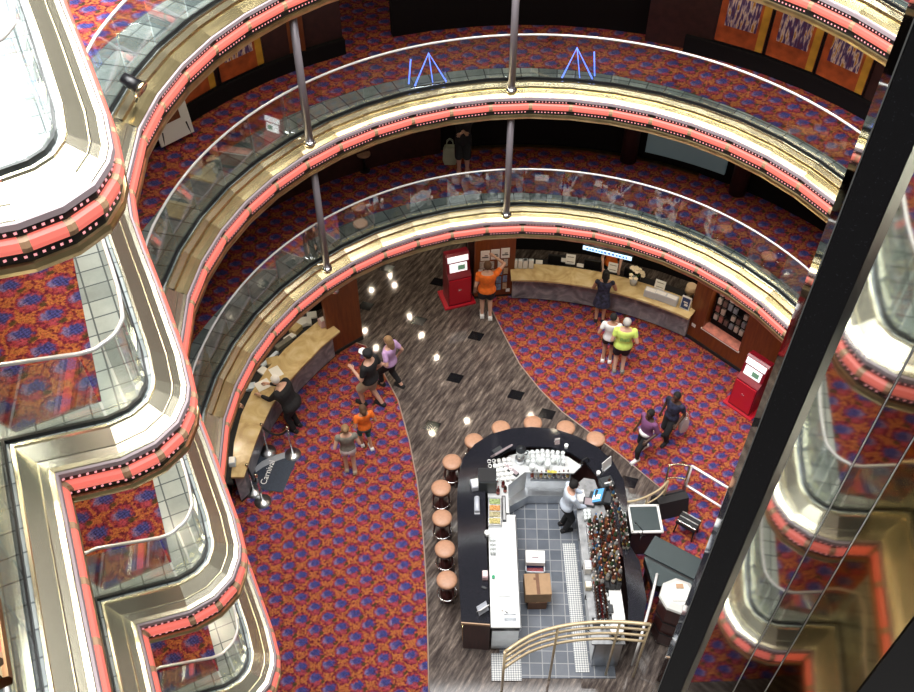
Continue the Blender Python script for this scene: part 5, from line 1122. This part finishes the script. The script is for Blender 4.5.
# keyboard case with white frame
r = thing('equipment_case', 'black topped equipment case with white metal edging and a small microphone stand on it', 'case', (*on((645, 519), .85), .0125), .02)
m = MB(); m.box(0, 0, .42, .56, .52, .82, .01); m.build('case_body', ['dark_plastic'], r)
m = MB()
for s in (-1, 1): m.box(s*.275, 0, .84, .045, .59, .05, .006); m.box(0, s*.28, .84, .59, .045, .05, .006)
m.build('white_edging', ['white'], r); MB().box(0, 0, .835, .52, .53, .02).build('top_mat', ['teal_top'], r)
r2 = thing('microphone_stand', 'little black microphone stand on the equipment case', 'microphone stand', (3.36, 9.18, .873)); m = MB(); [m.tube([(0, 0, .06), (.10*math.cos(k*2.1), .10*math.sin(k*2.1), .008)], .008, 6) for k in range(3)]; m.build('tripod', ['black'], r2); m = MB(); m.tube([(0, 0, .06), (0, 0, .22), (-.12, .10, .30)], .008, 6); m.build('boom', ['black'], r2); MB().ball((-.13, .108, .305), .022, 8, 6).build('microphone', ['dark_plastic'], r2)
def wedge(px, label, w, d, h, rz, stripes=0):
    x, y = on(px, .2); r = thing('floor_monitor', label, 'loudspeaker', (x, y, .0125), rz)
    m = MB(); m.loft([[(s*w/2, yy, zz) for yy, zz in ((-d/2, 0), (d/2, 0), (d/2, h*.55), (d*.1, h), (-d*.25, h))] for s in (-1, 1)], True); m.build('cabinet', ['soft_black'], r)
    m = MB(); m.add([(-w*.45, d*.46, h*.60), (w*.45, d*.46, h*.60), (w*.45, d*.13, h*1.0), (-w*.45, d*.13, h*1.0), (-w*.45, d*.50, h*.62), (w*.45, d*.50, h*.62), (w*.45, d*.16, h*1.03), (-w*.45, d*.16, h*1.03)], [(4, 5, 6, 7), (3, 2, 1, 0), (0, 1, 5, 4), (1, 2, 6, 5), (2, 3, 7, 6), (3, 0, 4, 7)]); m.build('grille', ['dark_plastic'], r)
    for s in (-1, 1):
        m = MB(); m.tube([(s*w*.51, -.06, h*.4), (s*w*.56, -.06, h*.5), (s*w*.56, .06, h*.5), (s*w*.51, .06, h*.4)], .012, 6); m.build('side_handle', ['dark_plastic'], r)
    return r
wedge((670, 503), 'black wedge loudspeaker on the stage carpet beside the equipment case', .62, .44, .42, .25)
r = boxthing('amplifier', 'black amplifier with silver strips on the stage carpet near the black column', 'amplifier', (688, 524), .30, .40, .28, .10, -.62, 'soft_black', extra=(('silver_strip', (0, -.12, .11, .38, .03, .02), 'chrome'), ('silver_strip', (0, .0, .11, .38, .022, .02), 'steel'), ('silver_strip', (0, .11, .11, .38, .022, .02), 'steel')))
r.location.z = .32; m = MB(); [m.tube([(sx*.17, sy*.11, .0), (sx*.19, sy*.13, -.307)], .016, 6) for sx in (-1, 1) for sy in (-1, 1)]; m.build('legs', ['black'], r)
# glass topped drum and railings
x, y = 3.72, 7.72; r = thing('octagonal_stand', 'octagonal dark red stand with a bright faceted glass top beside the black column', 'stand', (x, y, 0.0))
m = MB(); m.lathe([(.24, 0), (.27, .10), (.29, .75), (.30, 1.36)], seg=8, smooth=False); m.build('drum', ['bar_front'], r)
for z_ in (.45, .85): MB().lathe([(.295, z_), (.305, z_+.03), (.300, z_+.06)], seg=8, smooth=False, caps=False).build('band', ['soft_black'], r)
m = MB(); m.lathe([(.31, 1.36), (.33, 1.39), (.32, 1.44), (.22, 1.52), (.001, 1.53)], seg=8, smooth=False); m.build('glass_top', [mat('bright_faceted_glass', (.70, .71, .68), .12, spec=.8)], r)
m = MB(); m.box(.0, -.06, 1.54, .26, .18, .02); m.build('top_plate', ['white'], r); MB().box(.02, .12, 1.535, .12, .08, .02).build('small_plate', ['clip'], r)
def rail(name, label, posts, tops, zs, rr_=.025, mt='pale_chrome', zt=.95):
    r = thing(name, label, 'railing', (*posts[0], 0))
    for z_, ra in zs:
        m = MB(); m.tube([(p[0], p[1], z_) for p in smooth_poly(tops)], ra, 8); m.build('rail', [mt], r, True)
    for p in posts:
        m = MB(); m.cyl(p[0], p[1], .0125, zt, .022, seg=10); m.build('post', [mt], r, True)
    return r
cz = 2.0
ar = [g(*p, cz) for p in ((505, 652), (530, 636), (558, 627), (590, 622.5), (620, 622), (650, 624.5))]
M['brass_rail'] = mat('cream_brass_rail', (.60, .48, .30), .3, .35)
rail('stage_railing', 'curved brass railing of four bars closing the near end of the bar', [ar[0], ar[2], ar[4], ar[5]], ar, [(2.0, .032), (1.80, .024), (1.60, .024), (1.40, .024)], mt='brass_rail', zt=2.0)
ar2 = [g(*p, .9) for p in ((620, 502), (634, 501), (648, 496), (660, 489), (668, 481))]
rail('stage_railing', 'short curved brass railing where the marble meets the stage carpet', [ar2[0], ar2[2], ar2[4]], ar2, [(.90, .022), (.62, .016)], mt='brass_rail', zt=.9)
ar3 = [g(*p, .95) for p in ((670, 465), (680, 464.5), (690, 466))]
rail('stage_railing', 'short bent railing between the curved brass one and the white topped one', [ar3[0], ar3[2]], ar3, [(.95, .020), (.50, .014)], mt='pale_chrome')
ar4 = [g(*p, .95) for p in ((692, 466), (710, 477), (729, 488.5))]
rail('stage_railing', 'straight white topped railing on the stage carpet reaching the black column', [ar4[0], ar4[2]], ar4, [(.95, .028), (.30, .026)], mt='rail_white')
ar5 = [g(*p, 1.0) for p in ((657, 574), (650, 605), (640, 640))]
rail('stage_railing', 'white handrail sloping past the octagonal stand', [ar5[0], ar5[2]], ar5, [(1.0, .026), (.55, .018)], mt='rail_white', zt=1.0)
